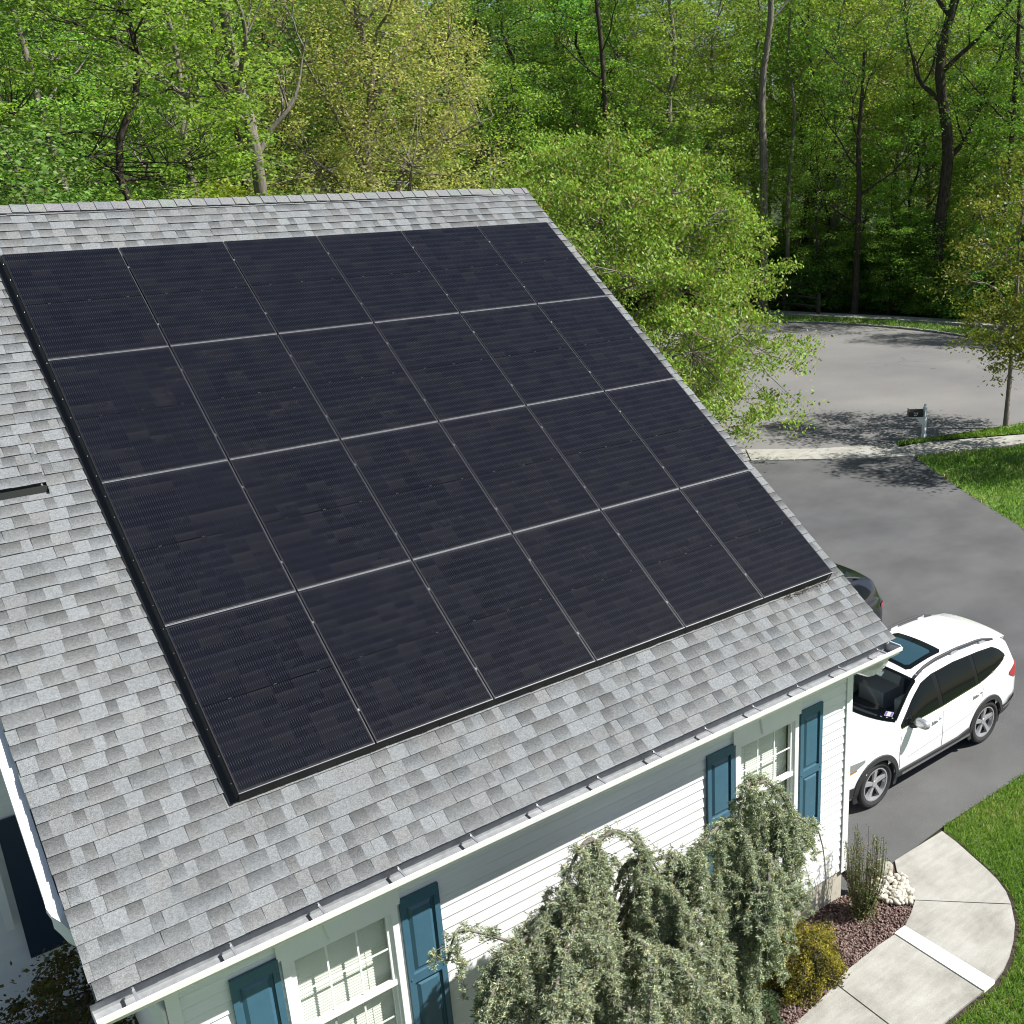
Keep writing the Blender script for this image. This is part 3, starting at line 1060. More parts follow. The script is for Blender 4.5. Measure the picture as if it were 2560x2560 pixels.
# ------------------------------------------------------------------ solar panels
U, UV = 1.15, 1.15 * 1.5185
PW, PL = 1.134, 1.722
rown = ['topmost row', 'second row from the top', 'third row from the top', 'bottom row']
coln = ['leftmost', 'second from the left', 'third from the left', 'third from the right', 'second from the right', 'rightmost']
LIFT = 0.0


def panel(i, j):
    base = RP(i * U + (U - PW) / 2, (j + 1) * UV - 0.01, LIFT)
    o = empty('solar_panel', base, 'black solar panel, %s in the %s' % (coln[i], rown[j]), 'solar panel', 'black solar panels on the roof', (TH, 0, 0))
    return o


# prototype meshes in panel coordinates: x right, y upslope, z normal (top of the frame at z = 0)
def panel_meshes():
    res = {}
    mb = MB()
    t = 0.011
    mb.box(0, t, 0, PL, -0.035, 0.0)
    mb.box(PW - t, PW, 0, PL, -0.035, 0.0)
    mb.box(t, PW - t, 0, t, -0.035, 0.0)
    mb.box(t, PW - t, PL - t, PL, -0.035, 0.0)
    res['frame'] = (mb, 'panel_black')
    mb = MB()
    mb.quad((t, t, -0.002), (PW - t, t, -0.002), (PW - t, PL - t, -0.002), (t, PL - t, -0.002))
    mb.quad((t, PL - t, -0.03), (PW - t, PL - t, -0.03), (PW - t, t, -0.03), (t, t, -0.03))
    res['cells'] = (mb, 'solar_cell')
    return res


P0 = None
for j in range(4):
    for i in range(6):
        o = panel(i, j)
        if P0 is None:
            P0 = {}
            for nme, (mb, mt_) in panel_meshes().items():
                P0[nme] = mb.build(nme, mt_, o)
        else:
            for nme in ('frame', 'cells'):
                c_ = P0[nme].copy()
                link(c_)
                c_.parent = o
        mb = MB()
        if j < 3:   # bright clip rail showing in the joint below this row
            mb.box(0.002, PW - 0.002, -0.0105, -0.001, -0.03, -0.003)
            mb.box(0.002, PW - 0.002, 0.0, 0.0045, 0.0004, 0.0012)
            mb.build('edge_trim', 'edge_metal', o)
        else:
            mb.box(0.0, PW, 0.0, 0.006, 0.0004, 0.0014)
            mb.build('edge_trim', 'clamp_silver', o)
        if i < 5:
            mb = MB()
            mb.box(PW - 0.0022, PW, 0.006, PL, 0.0004, 0.0012)  # light caught on the frame edge, painted as a pale line
            mb.build('side_highlight', 'edge_metal', o)
            for yy in (0.36, 1.36):
                mb = MB()
                mb.box(PW + 0.001, PW + 0.015, yy - 0.012, yy + 0.012, -0.02, 0.0005)
                mb.tube([(PW + 0.008, yy, 0.0), (PW + 0.008, yy, 0.003)], 0.004, 8)
                mb.build('clamp', 'clamp_silver', o)

# critter-guard skirt along the low and the left edges
mb = MB(RP(3.45, 4 * UV, -0.1))
rng = random.Random(3)


def skirt_rib(p0, p1, col=None):
    pass


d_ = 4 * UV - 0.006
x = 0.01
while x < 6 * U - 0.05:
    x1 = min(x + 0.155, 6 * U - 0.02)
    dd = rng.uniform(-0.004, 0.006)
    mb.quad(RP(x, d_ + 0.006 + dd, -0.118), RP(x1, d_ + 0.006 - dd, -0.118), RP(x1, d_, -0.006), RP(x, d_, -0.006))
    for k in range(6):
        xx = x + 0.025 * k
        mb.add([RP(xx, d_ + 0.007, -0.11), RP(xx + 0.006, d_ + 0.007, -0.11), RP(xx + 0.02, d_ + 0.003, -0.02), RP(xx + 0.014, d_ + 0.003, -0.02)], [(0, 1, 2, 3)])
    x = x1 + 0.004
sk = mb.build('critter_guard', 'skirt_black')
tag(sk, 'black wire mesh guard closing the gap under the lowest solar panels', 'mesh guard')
mb = MB(RP(3.45, 4 * UV, -0.1))
for k in range(26):
    dd = 0.15 + 0.268 * k
    mb.tube([RP(0.005, dd, -0.03), RP(-0.008, dd, -0.026)], 0.006, 6)
mb.build('clip', 'clamp_silver', sk)
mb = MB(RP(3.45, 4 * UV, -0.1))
mb.quad(RP(-0.062, 0.0, -0.112), RP(-0.062, d_ + 0.012, -0.112), RP(-0.012, d_ + 0.006, -0.085), RP(-0.012, 0.0, -0.085))  # black flare added past the mesh, standing in for deep shade on the roof
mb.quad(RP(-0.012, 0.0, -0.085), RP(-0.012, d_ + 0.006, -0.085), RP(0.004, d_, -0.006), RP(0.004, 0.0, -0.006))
mb.build('side_mesh_shade', 'skirt_black', sk)
# clump of dry leaf litter lodged at the right end
ch_v, ch_f = [], []
mb = MB(RP(6.6, 7.02, -0.1))
for k in range(160):
    x = rng.uniform(6.1, 6.88)
    dd = 7.0 + abs(rng.gauss(0, 0.025))
    a = rng.uniform(0, 6.3)
    l = rng.uniform(0.008, 0.022)
    h = rng.uniform(-0.118, -0.09)
    mb.add([RP(x, dd, h), RP(x + l * math.cos(a), dd + l * math.sin(a), h + 0.006), RP(x + l * math.cos(a + 1), dd + l * math.sin(a + 1), h + 0.01)], [(0, 1, 2)], rng.choice([(0.05, 0.035, 0.02), (0.09, 0.06, 0.03), (0.03, 0.022, 0.015)]))
tag(mb.build('leaf_litter', 'chip'), 'brown leaf litter caught under the lower right corner of the panels', 'leaf litter', kind='stuff')

# ------------------------------------------------------------------ cars
LX = 4.62
ZT = [(0, 0.60), (0.03, 0.76), (0.10, 0.88), (0.25, 0.945), (0.6, 1.0), (0.95, 1.045), (1.22, 1.08), (1.36, 1.16), (1.6, 1.34), (1.86, 1.53), (2.0, 1.605), (2.2, 1.655), (2.6, 1.695), (3.1, 1.70), (3.6, 1.675), (4.0, 1.63), (4.25, 1.585), (4.33, 1.54), (4.42, 1.36), (4.5, 1.18), (4.55, 1.08), (4.59, 0.98), (4.615, 0.85), (4.62, 0.7)]
PLAN = [(0, 0.52), (0.04, 0.66), (0.12, 0.76), (0.3, 0.83), (0.6, 0.88), (1.0, 0.902), (2, 0.908), (3.4, 0.905), (3.9, 0.89), (4.2, 0.865), (4.4, 0.83), (4.55, 0.77), (4.62, 0.68)]
BELT = [(0, 0.72), (0.3, 0.86), (0.7, 0.95), (1.2, 1.0), (2.0, 1.03), (3.0, 1.07), (3.7, 1.12), (4.3, 1.16), (4.62, 1.0)]
ZB = [(0, 0.34), (0.3, 0.27), (1, 0.25), (3.6, 0.26), (4.2, 0.33), (4.62, 0.42)]


def sm(x, tab, wn=0.05):
    xs_, ys_ = [p[0] for p in tab], [p[1] for p in tab]
    return float((np.interp(x - wn, xs_, ys_) + 2 * np.interp(x, xs_, ys_) + np.interp(x + wn, xs_, ys_)) / 4)


NS, NT = 9, 9


def section(x):
    wv, zt, zb = sm(x, PLAN), sm(x, ZT, 0.04), sm(x, ZB)
    zs = min(sm(x, BELT), zt - 0.07)
    pts = [(wv * 0.93, zb), (wv * 0.975, zb + 0.08), (wv * 0.99, 0.42 if zt > 0.6 else zb + 0.1), (wv, min(0.62, zs - 0.02)), (wv * 0.997, min(0.78, zs - 0.01)), (wv * 0.985, zs - 0.005), (wv * 0.965, zs + 0.012)]
    hgt = max(0.0, zt - 0.055 - zs - 0.03)
    we = wv * 0.955 - 0.10 * min(1, hgt / 0.1) * 0.35 - 0.36 * hgt
    for k in range(1, NS + 1):
        t = k / NS
        bow = 0.018 * math.sin(math.pi * t) * min(1, hgt / 0.3)
        pts.append((wv * 0.962 * (1 - t) + we * t + bow, zs + 0.014 + hgt * t))
    ze = pts[-1][1]
    for k in range(1, NT + 1):
        t = k / NT
        y = we * (1 - t)
        q = 1 - (y / we) ** 2
        ztc = sm(x - 0.20 * (y / max(we, 0.1)) ** 2, ZT, 0.04) if 1.1 < x < 2.2 else zt
        top_ = max(ztc, ze) if False else zt - 0.0
        if 1.1 < x < 2.3:
            fx = min(1, (x - 1.1) / 0.15, (2.3 - x) / 0.2)
            top_ = zt * (1 - fx) + fx * (zt - 0.0)
        z = ze + (top_ - ze) * (q ** 0.8 if q > 0 else 0)
        pts.append((y, z))
    return pts


def hw(x, z):
    p = section(x)[:7 + NS]
    return float(np.interp(z, [q[1] for q in p], [q[0] for q in p]))


def topz(x, y):
    p = section(x)[6 + NS:]
    return float(np.interp(abs(y), [q[0] for q in p][::-1], [q[1] for q in p][::-1]))


FWX, RWX, WRAD = 0.93, 3.60, 0.36


def in_ws(x, y, we):
    return 1.27 + 0.16 * (y / 0.7) ** 2 < x < 1.96 + 0.06 * (y / 0.7) ** 2 and abs(y) < we * 0.97


def make_car(org, paint, label, cat, silver, name):
    root = empty(name, org, label, cat)

    def L():
        return MB((0, 0, 0))

    xs = sorted(set([0.0, 0.01, 0.025, 0.045, 0.07, 0.1, 0.14, 0.19] + [0.25 + 0.03 * k for k in range(140)] + [4.48, 4.5, 4.54, 4.565, 4.58, 4.595, 4.605, 4.613, 4.62]))
    xs = [x for x in xs if x <= LX]
    secs = [section(x) for x in xs]
    K = len(secs[0])
    mb = L()
    for sg in (1, -1):
        vs = [(x, sg * p[0], p[1]) for x, s_ in zip(xs, secs) for p in s_]
        fs = []
        for i in range(len(xs) - 1):
            for k in range(K - 1):
                q = (i * K + k, (i + 1) * K + k, (i + 1) * K + k + 1, i * K + k + 1)
                cx = sum(vs[a][0] for a in q) / 4
                cy = sum(vs[a][1] for a in q) / 4
                cz = sum(vs[a][2] for a in q) / 4
                if abs(cy) > 0.4 and cz < 0.80 and (math.hypot(cx - FWX, cz - 0.36) < 0.412 or math.hypot(cx - RWX, cz - 0.36) < 0.412):
                    continue
                if k >= 6 + NS and in_ws(cx, cy, secs[i][6 + NS][0]):
                    continue
                fs.append(q if sg == 1 else q[::-1])
        fs.append(tuple(range(K)) if sg == 1 else tuple(range(K))[::-1])
        e0 = (len(xs) - 1) * K
        fs.append(tuple(range(e0, e0 + K))[::-1] if sg == 1 else tuple(range(e0, e0 + K)))
        mb.add(vs, fs)
    body = mb.build('body', paint, root, smooth=True)
    # weld the mirror seam so the shading is continuous
    import bmesh
    bm = bmesh.new()
    bm.from_mesh(body.data)
    bmesh.ops.remove_doubles(bm, verts=bm.verts, dist=0.0008)
    bmesh.ops.recalc_face_normals(bm, faces=bm.faces)
    bm.to_mesh(body.data)
    bm.free()
    # dark underside and wheel wells
    mb = L()
    mb.box(0.25, 4.4, -0.72, 0.72, 0.24, 0.62)
    mb.box(1.2, 4.3, -0.80, 0.80, 0.62, 0.66)
    mb.build('underbody', 'cabin_dark', root)
    # cabin: dash, seats seen through the screen
    mb = L()
    mb.add([(1.25, -0.68, 1.0), (1.25, 0.68, 1.0), (1.85, 0.68, 0.98), (1.85, -0.68, 0.98), (1.85, -0.68, 0.67), (1.85, 0.68, 0.67)], [(0, 1, 2, 3), (3, 2, 5, 4)])
    mb.box(3.2, 3.22, -0.6, 0.6, 0.66, 1.5)
    mb.build('dashboard', 'cabin_dark', root)
    for sy in (-0.36, 0.36):
        mb = L()
        mb.box(2.25, 2.75, sy - 0.25, sy + 0.25, 0.66, 0.95)
        mb.add([(2.62, sy - 0.24, 0.9), (2.62, sy + 0.24, 0.9), (2.82, sy + 0.20, 1.34), (2.82, sy - 0.20, 1.34), (2.76, sy - 0.24, 0.9), (2.76, sy + 0.24, 0.9), (2.92, sy + 0.20, 1.34), (2.92, sy - 0.20, 1.34)],
               [(0, 3, 2, 1), (4, 5, 6, 7), (0, 1, 5, 4), (1, 2, 6, 5), (2, 3, 7, 6), (3, 0, 4, 7)])
        mb.box(2.84, 2.92, sy - 0.12, sy + 0.12, 1.37, 1.52)
        mb.build('seat', 'seat_grey', root)
    # windscreen
    mb = L()
    NX, NY = 14, 16
    vs, fs = [], []
    for i in range(NX + 1):
        for j in range(NY + 1):
            yv = -1 + 2 * j / NY
            x = (1.25 + 0.17 * yv * yv) * (1 - i / NX) + (1.985 + 0.05 * yv * yv) * i / NX
            we = section(x)[6 + NS][0] * 0.985
            y = yv * we
            vs.append((x, y, topz(x, y) + 0.003))
    for i in range(NX):
        for j in range(NY):
            a = i * (NY + 1) + j
            fs.append((a, a + NY + 1, a + NY + 2, a + 1))
    mb.add(vs, fs)
    ws = mb.build('windscreen', 'windscreen_glass', root, smooth=True)
    # black frit band round the screen and the sensor housing behind the mirror
    mb = L()

    def wsp(u_, yv, off):
        x = (1.25 + 0.17 * yv * yv) * (1 - u_) + (1.985 + 0.05 * yv * yv) * u_
        y = yv * section(x)[6 + NS][0] * 0.985
        return (x, y, topz(x, y) + off)
    for j in range(16):
        y0, y1 = -1 + j / 8, -1 + (j + 1) / 8
        for u0, u1 in ((0.0, 0.07), (0.93, 1.0)):
            mb.quad(wsp(u0, y0, 0.005), wsp(u1, y0, 0.005), wsp(u1, y1, 0.005), wsp(u0, y1, 0.005))
    for i in range(12):
        u0, u1 = i / 12, (i + 1) / 12
        for y0, y1 in ((-1.0, -0.94), (0.94, 1.0)):
            mb.quad(wsp(u0, y0, 0.006), wsp(u1, y0, 0.006), wsp(u1, y1, 0.006), wsp(u0, y1, 0.006))
    mb.build('screen_border', 'dark_glass', ws)
    if silver:
        mb = L()
        mb.quad(wsp(0.80, -0.22, -0.02), wsp(0.92, -0.22, -0.02), wsp(0.92, 0.22, -0.02), wsp(0.80, 0.22, -0.02))
        mb.build('sensor_housing', 'seat_grey', ws)
        mb = L()
        mb.quad(wsp(0.10, -0.90, 0.008), wsp(0.19, -0.90, 0.008), wsp(0.19, -0.74, 0.008), wsp(0.10, -0.74, 0.008))
        st = mb.build('inspection_sticker', 'sticker_white', ws)
        mb = L()
        for y0, y1 in ((-0.895, -0.855), (-0.785, -0.745)):
            mb.quad(wsp(0.105, y0, 0.010), wsp(0.185, y0, 0.010), wsp(0.185, y1, 0.010), wsp(0.105, y1, 0.010))
        mb.build('sticker_print', 'sticker_purple', ws)
    # side glass from outlines in (x, z)
    def side_poly(name_, poly, mat, off, sg, nx=10, parent=root):
        """fill between a lower and an upper outline"""
        lo, hi = poly
        mb = L()
        xa = np.linspace(max(lo[0][0], hi[0][0]), min(lo[-1][0], hi[-1][0]), nx + 1)
        NZ = 6
        vs, fs = [], []
        for x in xa:
            z0 = np.interp(x, [p[0] for p in lo], [p[1] for p in lo])
            z1 = np.interp(x, [p[0] for p in hi], [p[1] for p in hi])
            for k in range(NZ + 1):
                z = z0 + (z1 - z0) * k / NZ
                vs.append((x, sg * (hw(x, z) + off), z))
        for i in range(nx):
            for k in range(NZ):
                a = i * (NZ + 1) + k
                q = (a, a + NZ + 1, a + NZ + 2, a + 1)
                fs.append(q if sg < 0 else q[::-1])
        mb.add(vs, fs)
        return mb.build(name_, mat, parent, smooth=True)

    for sg in (-1, 1):
        roofl = [(1.46, 1.085), (1.62, 1.20), (1.86, 1.375), (2.1, 1.505), (2.35, 1.555), (2.9, 1.575), (3.5, 1.555), (3.9, 1.52), (4.05, 1.44), (4.16, 1.33)]
        sill = [(1.46, 1.055), (2.42, 1.085), (3.4, 1.135), (3.75, 1.19), (4.0, 1.255), (4.16, 1.315)]

        def cut(tab, a, bq):
            xs_, ys_ = [p[0] for p in tab], [p[1] for p in tab]
            return [(a, float(np.interp(a, xs_, ys_)))] + [p for p in tab if a < p[0] < bq] + [(bq, float(np.interp(bq, xs_, ys_)))]
        side_poly('pillar_trim', (cut(sill, 1.47, 4.15), cut(roofl, 1.47, 4.15)), 'pillar_black', 0.003, sg, 30)
        for a, bq in ((1.74, 2.36), (2.46, 3.28), (3.36, 4.10)):
            lo = [(x, z + 0.014) for x, z in cut(sill, a, bq)]
            hi = [(x, z - 0.018) for x, z in cut(roofl, a, bq)]
            side_poly('side_window', (lo, hi), 'dark_glass', 0.007, sg, 12)
        side_poly('side_window', ([(1.56, 1.075), (1.72, 1.08)], [(1.56, 1.125), (1.72, 1.235)]), 'dark_glass', 0.007, sg, 4)
        # bright strip along the sill of the windows
        mb = L()
        lip = cut(sill, 1.47, 4.1)
        for (xa_, za_), (xb_, zb_) in zip(lip[:-1], lip[1:]):
            mb.quad((xa_, sg * (hw(xa_, za_) + 0.008), za_ - 0.014), (xb_, sg * (hw(xb_, zb_) + 0.008), zb_ - 0.014), (xb_, sg * (hw(xb_, zb_) + 0.008), zb_ + 0.006), (xa_, sg * (hw(xa_, za_) + 0.008), za_ + 0.006))
        mb.build('window_strip', 'chrome' if silver else 'cladding', root)
        # cladding: arches, sill, bumper corners
        mb = L()
        for cx in (FWX, RWX):
            NA = 28
            ring = []
            for i in range(NA + 1):
                a = R_(-22 + 224 * i / NA)
                row = []
                for rr, off in ((0.475, 0.004), (0.465, 0.018), (0.395, 0.022), (0.385, -0.02), (0.385, -0.22)):
                    x, z = cx + rr * math.cos(a), 0.36 + rr * math.sin(a)
                    z = max(z, 0.2)
                    row.append((x, sg * (hw(min(max(x, 0.1), 4.55), max(z, 0.3)) + off), z))
                ring.append(row)
            vs = [p for r in ring for p in r]
            fs = []
            for i in range(NA):
                for k in range(4):
                    q = (i * 5 + k, i * 5 + 5 + k, i * 5 + 6 + k, i * 5 + 1 + k)
                    fs.append(q)
            mb.add(vs, fs)
        xa, xb = FWX + 0.42, RWX - 0.42
        pts_ = [xa + (xb - xa) * i / 16 for i in range(17)]
        for x0, x1 in zip(pts_[:-1], pts_[1:]):
            def row(x):
                zt_ = 0.415 + (0.06 * max(0, (x - (xb - 0.35)) / 0.35))
                return [(x, sg * (hw(x, zt_) + 0.002), zt_), (x, sg * (hw(x, zt_) + 0.014), zt_ - 0.02), (x, sg * (hw(x, 0.33) + 0.016), 0.30), (x, sg * (hw(x, 0.33) - 0.05), 0.235)]
            r0, r1 = row(x0), row(x1)
            for k in range(3):
                mb.quad(r0[k], r1[k], r1[k + 1], r0[k + 1])
        for xa_, xb_ in ((0.12, FWX - 0.42), (RWX + 0.42, 4.58)):
            pp = [xa_ + (xb_ - xa_) * i / 8 for i in range(9)]
            for x0, x1 in zip(pp[:-1], pp[1:]):
                mb.quad((x0, sg * (hw(x0, 0.5) + 0.010), 0.5), (x1, sg * (hw(x1, 0.5) + 0.010), 0.5), (x1, sg * (hw(x1, 0.38) + 0.008), 0.33), (x0, sg * (hw(x0, 0.38) + 0.008), 0.33))
        mb.build('wheel_arch_trim', 'cladding', root)
        mb = L()
        pts_ = [FWX + 0.56 + (RWX - FWX - 1.0) * i / 10 for i in range(11)]
        for x0, x1 in zip(pts_[:-1], pts_[1:]):
            mb.quad((x0, sg * (hw(x0, 0.33) + 0.022), 0.345), (x1, sg * (hw(x1, 0.33) + 0.022), 0.345), (x1, sg * (hw(x1, 0.33) + 0.022), 0.305), (x0, sg * (hw(x0, 0.33) + 0.022), 0.305))
        mb.build('sill_strip', 'chrome' if silver else 'cladding', root)
        # door seams
        mb = L()
        for line in ([(1.42, 0.45), (1.40, 0.7), (1.45, 1.04)], [(2.42, 0.42), (2.42, 0.75), (2.42, 1.07)], [(3.20, 0.72), (3.42, 0.86), (3.47, 1.12)]):
            fine = []
            for (xa_, za_), (xb_, zb_) in zip(line[:-1], line[1:]):
                fine += [(xa_ + (xb_ - xa_) * t / 5, za_ + (zb_ - za_) * t / 5) for t in range(6)]
            for (xa_, za_), (xb_, zb_) in zip(fine[:-1], fine[1:]):
                mb.quad((xa_ - 0.004, sg * (hw(xa_, za_) + 0.003), za_), (xa_ + 0.004, sg * (hw(xa_, za_) + 0.003), za_), (xb_ + 0.004, sg * (hw(xb_, zb_) + 0.003), zb_), (xb_ - 0.004, sg * (hw(xb_, zb_) + 0.003), zb_))
        # pressed line low on the doors
        for (xa_, za_), (xb_, zb_) in [((1.6 + 0.2 * k, 0.56 + 0.018 * k), (1.6 + 0.2 * k + 0.2, 0.56 + 0.018 * (k + 1))) for k in range(8)]:
            mb.quad((xa_, sg * (hw(xa_, za_) + 0.003), za_), (xb_, sg * (hw(xb_, zb_) + 0.003), zb_), (xb_, sg * (hw(xb_, zb_) + 0.003), zb_ + 0.005), (xa_, sg * (hw(xa_, za_) + 0.003), za_ + 0.005))
        mb.build('door_seam', 'seam_dark', root)
        for xh, zh in ((2.26, 0.93), (3.30, 0.985)):
            mb = L()
            y = hw(xh, zh)
            mb.tube([(xh - 0.10, sg * (y + 0.004), zh - 0.008), (xh - 0.08, sg * (y + 0.03), zh - 0.004), (xh + 0.06, sg * (y + 0.03), zh + 0.006), (xh + 0.09, sg * (y + 0.004), zh + 0.008)], 0.014, 8)
            mb.build('door_handle', 'chrome' if silver else 'black_paint', root, smooth=True)
        # mirror
        mb = L()
        y0 = hw(1.68, 1.04)
        mb.tube([(1.68, sg * (y0 - 0.02), 1.03), (1.70, sg * (y0 + 0.06), 1.05), (1.72, sg * (y0 + 0.11), 1.08)], [0.05, 0.04, 0.035], 8)
        arm = mb.build('door_mirror', 'cladding', root, smooth=True)
        mb = L()
        for (rx, ry, rz) in ((0.09, 0.125, 0.082),):
            vs, fs = [], []
            for i in range(9):
                a = math.pi * i / 8
                for k in range(14):
                    t = 2 * math.pi * k / 14
                    sx = math.sin(a) ** 0.7
                    vs.append((1.72 + rx * sx * math.cos(t) * (1 if math.cos(t) < 0 else 0.75), sg * (y0 + 0.165 + ry * -math.cos(a)), 1.115 + rz * sx * math.sin(t) * (1 if math.sin(t) > 0 else 0.85)))
            for i in range(8):
                for k in range(14):
                    k2 = (k + 1) % 14
                    fs.append((i * 14 + k, i * 14 + k2, i * 14 + 14 + k2, i * 14 + 14 + k))
            mb.add(vs, fs)
        mb.build('mirror_shell', 'mirror_silver' if silver else 'black_paint', arm, smooth=True)
        # roof rail
        mb = L()
        pts_ = []
        for i in range(15):
            x = 2.02 + 2.0 * i / 14
            lift = 0.055 * min(1, min(i, 14 - i) / 2.2)
            we = section(x)[6 + NS][0]
            pts_.append((x, sg * (we - 0.055), topz(x, we - 0.05) + 0.006 + lift))
        mb.tube(pts_, 0.023, 8)
        rail = mb.build('roof_rail', 'cladding', root, smooth=True)
        for i0 in (1, 7, 12):
            mb = L()
            x, y, z = pts_[i0]
            mb.box(x - 0.08, x + 0.08, y - 0.02, y + 0.02, z - 0.07, z - 0.006)
            mb.build('rail_foot', 'aluminium' if silver else 'cladding', rail)
        # lamps
        side_poly('headlamp', ([(0.16, 0.74), (0.4, 0.74), (0.66, 0.84)], [(0.16, 0.84), (0.4, 0.875), (0.66, 0.885)]), 'lamp_clear', 0.006, sg, 8)
        side_poly('turn_signal', ([(0.18, 0.70), (0.5, 0.755)], [(0.18, 0.735), (0.5, 0.775)]), 'lamp_amber', 0.007, sg, 5)
        tl = not silver and side_poly('tail_lamp', ([(4.42, 0.96), (4.60, 0.93)], [(4.42, 1.03), (4.60, 1.05)]), 'lamp_red', 0.012, sg, 10) or side_poly('tail_lamp', ([(4.20, 0.995), (4.40, 0.88), (4.60, 0.87)], [(4.20, 1.04), (4.40, 1.125), (4.60, 1.10)]), 'lamp_red', 0.012, sg, 10)
    # rear screen and spoiler lip
    mb = L()
    vs, fs = [], []
    for i in range(7):
        x = 4.36 + 0.15 * i / 6
        for j in range(11):
            yv = -0.9 + 1.8 * j / 10
            we = section(x)[6 + NS][0]
            vs.append((x + 0.012, yv * we, topz(x, yv * we) + 0.004))
    for i in range(6):
        for j in range(10):
            a = i * 11 + j
            fs.append((a, a + 11, a + 12, a + 1))
    mb.add(vs, fs)
    mb.build('rear_window', 'dark_glass', root, smooth=True)
    mb = L()
    vs = []
    for j in range(11):
        yv = -0.92 + 1.84 * j / 10
        we = section(4.25)[6 + NS][0]
        vs += [(4.20, yv * we, topz(4.2, yv * we) + 0.004), (4.40, yv * we * 0.97, topz(4.25, yv * we) - 0.012), (4.36, yv * we * 0.97, topz(4.25, yv * we) - 0.05)]
    mb.add(vs, [(a * 3 + k, a * 3 + 3 + k, a * 3 + 4 + k, a * 3 + 1 + k) for a in range(10) for k in range(2)])
    if silver:
        mb.build('spoiler', paint, root, smooth=True)
    # sunroof
    mb = L()
    for (xa, xb, yy, off, mm, nm) in ((2.10, 2.92, 0.45, 0.004, 'dark_glass', 'sunroof'), (2.17, 2.76, 0.37, 0.007, 'sunroof_glass', 'sunroof_pane')):
        mb = L()
        vs, fs = [], []
        NXX, NYY = 12, 14
        for i in range(NXX + 1):
            x = xa + (xb - xa) * i / NXX
            ins_ = 0.05 * max(0, 1 - min(i, NXX - i) / 1.0)
            for j in range(NYY + 1):
                y = (-1 + 2 * j / NYY) * (yy - ins_)
                vs.append((x, y, topz(x, y) + off))
        for i in range(NXX):
            for j in range(NYY):
                a = i * (NYY + 1) + j
                fs.append((a, a + NYY + 1, a + NYY + 2, a + 1))
        mb.add(vs, fs)
        if nm == 'sunroof':
            srf = mb.build(nm, mm, root, smooth=True)
        else:
            mb.build(nm, mm, srf, smooth=True)
    if not silver:
        mb = L()
        mb.add([(3.75, -0.03, topz(3.75, 0)), (4.02, -0.035, topz(4.02, 0)), (4.02, 0.035, topz(4.02, 0)), (3.75, 0.03, topz(3.75, 0)), (4.0, 0, topz(4, 0) + 0.075)], [(0, 1, 4), (1, 2, 4), (2, 3, 4), (3, 0, 4)])
        mb.build('antenna', paint, root)
    # wheels
    for wx in (FWX, RWX):
        for sg in (-1, 1):
            mb = L()
            prof = [(0.235, 0.66), (0.255, 0.865), (0.30, 0.885), (0.335, 0.88), (0.352, 0.865), (0.36, 0.83), (0.36, 0.70), (0.35, 0.67), (0.30, 0.655)]
            NA = 40
            vs, fs = [], []
            for i in range(NA):
                a = 2 * math.pi * i / NA
                for r, y in prof:
                    vs.append((wx + r * math.cos(a), sg * y, 0.36 + r * math.sin(a)))
            kq = len(prof)
            for i in range(NA):
                i2 = (i + 1) % NA
                for k in range(kq - 1):
                    fs.append((i * kq + k, i2 * kq + k, i2 * kq + k + 1, i * kq + k + 1))
            mb.add(vs, fs)
            # tread grooves
            for i in range(60):
                a = 2 * math.pi * i / 60
                ca, sa = math.cos(a), math.sin(a)
                mb.box(wx + 0.358 * ca - 0.006, wx + 0.358 * ca + 0.006, sg * 0.70 if sg > 0 else sg * 0.86, sg * 0.86 if sg > 0 else sg * 0.70, 0.36 + 0.356 * sa - 0.006, 0.36 + 0.356 * sa + 0.006)
            tyre = mb.build('wheel', 'tyre_rubber', root, smooth=False)
            mb = L()
            ringp = []
            vs = [(wx, sg * 0.80, 0.36)]
            for i in range(NA):
                a = 2 * math.pi * i / NA
                vs.append((wx + 0.245 * math.cos(a), sg * 0.80, 0.36 + 0.245 * math.sin(a)))
            mb.add(vs, [(0, 1 + i, 1 + (i + 1) % NA) for i in range(NA)])
            mb.build('rim_barrel', 'rim_black', tyre)
            mb = L()
            # outer lip ring
            vs, fs = [], []
            for i in range(NA):
                a = 2 * math.pi * i / NA
                for r, y in ((0.256, 0.868), (0.238, 0.868), (0.234, 0.80)):
                    vs.append((wx + r * math.cos(a), sg * y, 0.36 + r * math.sin(a)))
            for i in range(NA):
                i2 = (i + 1) % NA
                for k in range(2):
                    fs.append((i * 3 + k, i2 * 3 + k, i2 * 3 + k + 1, i * 3 + k + 1))
            mb.add(vs, fs)
            for s5 in range(5):
                a0 = 2 * math.pi * s5 / 5 + 0.35
                ca, sa = math.cos(a0), math.sin(a0)

                def pt(r, t, y):
                    return (wx + r * ca - t * sa, sg * y, 0.36 + r * sa + t * ca)
                mb.add([pt(0.04, -0.022, 0.845), pt(0.242, -0.05, 0.862), pt(0.242, 0.018, 0.862), pt(0.04, 0.022, 0.845), pt(0.04, -0.026, 0.81), pt(0.242, -0.055, 0.815), pt(0.242, 0.022, 0.815), pt(0.04, 0.026, 0.81)],
                       [(0, 1, 2, 3), (0, 4, 5, 1), (2, 6, 7, 3), (1, 5, 6, 2)])
            mb.tube([(wx, sg * 0.80, 0.36), (wx, sg * 0.852, 0.36)], [0.06, 0.05], 16)
            mb.build('rim', 'rim_silver' if silver else 'rim_black', tyre)
    root.scale = (0.982, 1, 1)
    return root


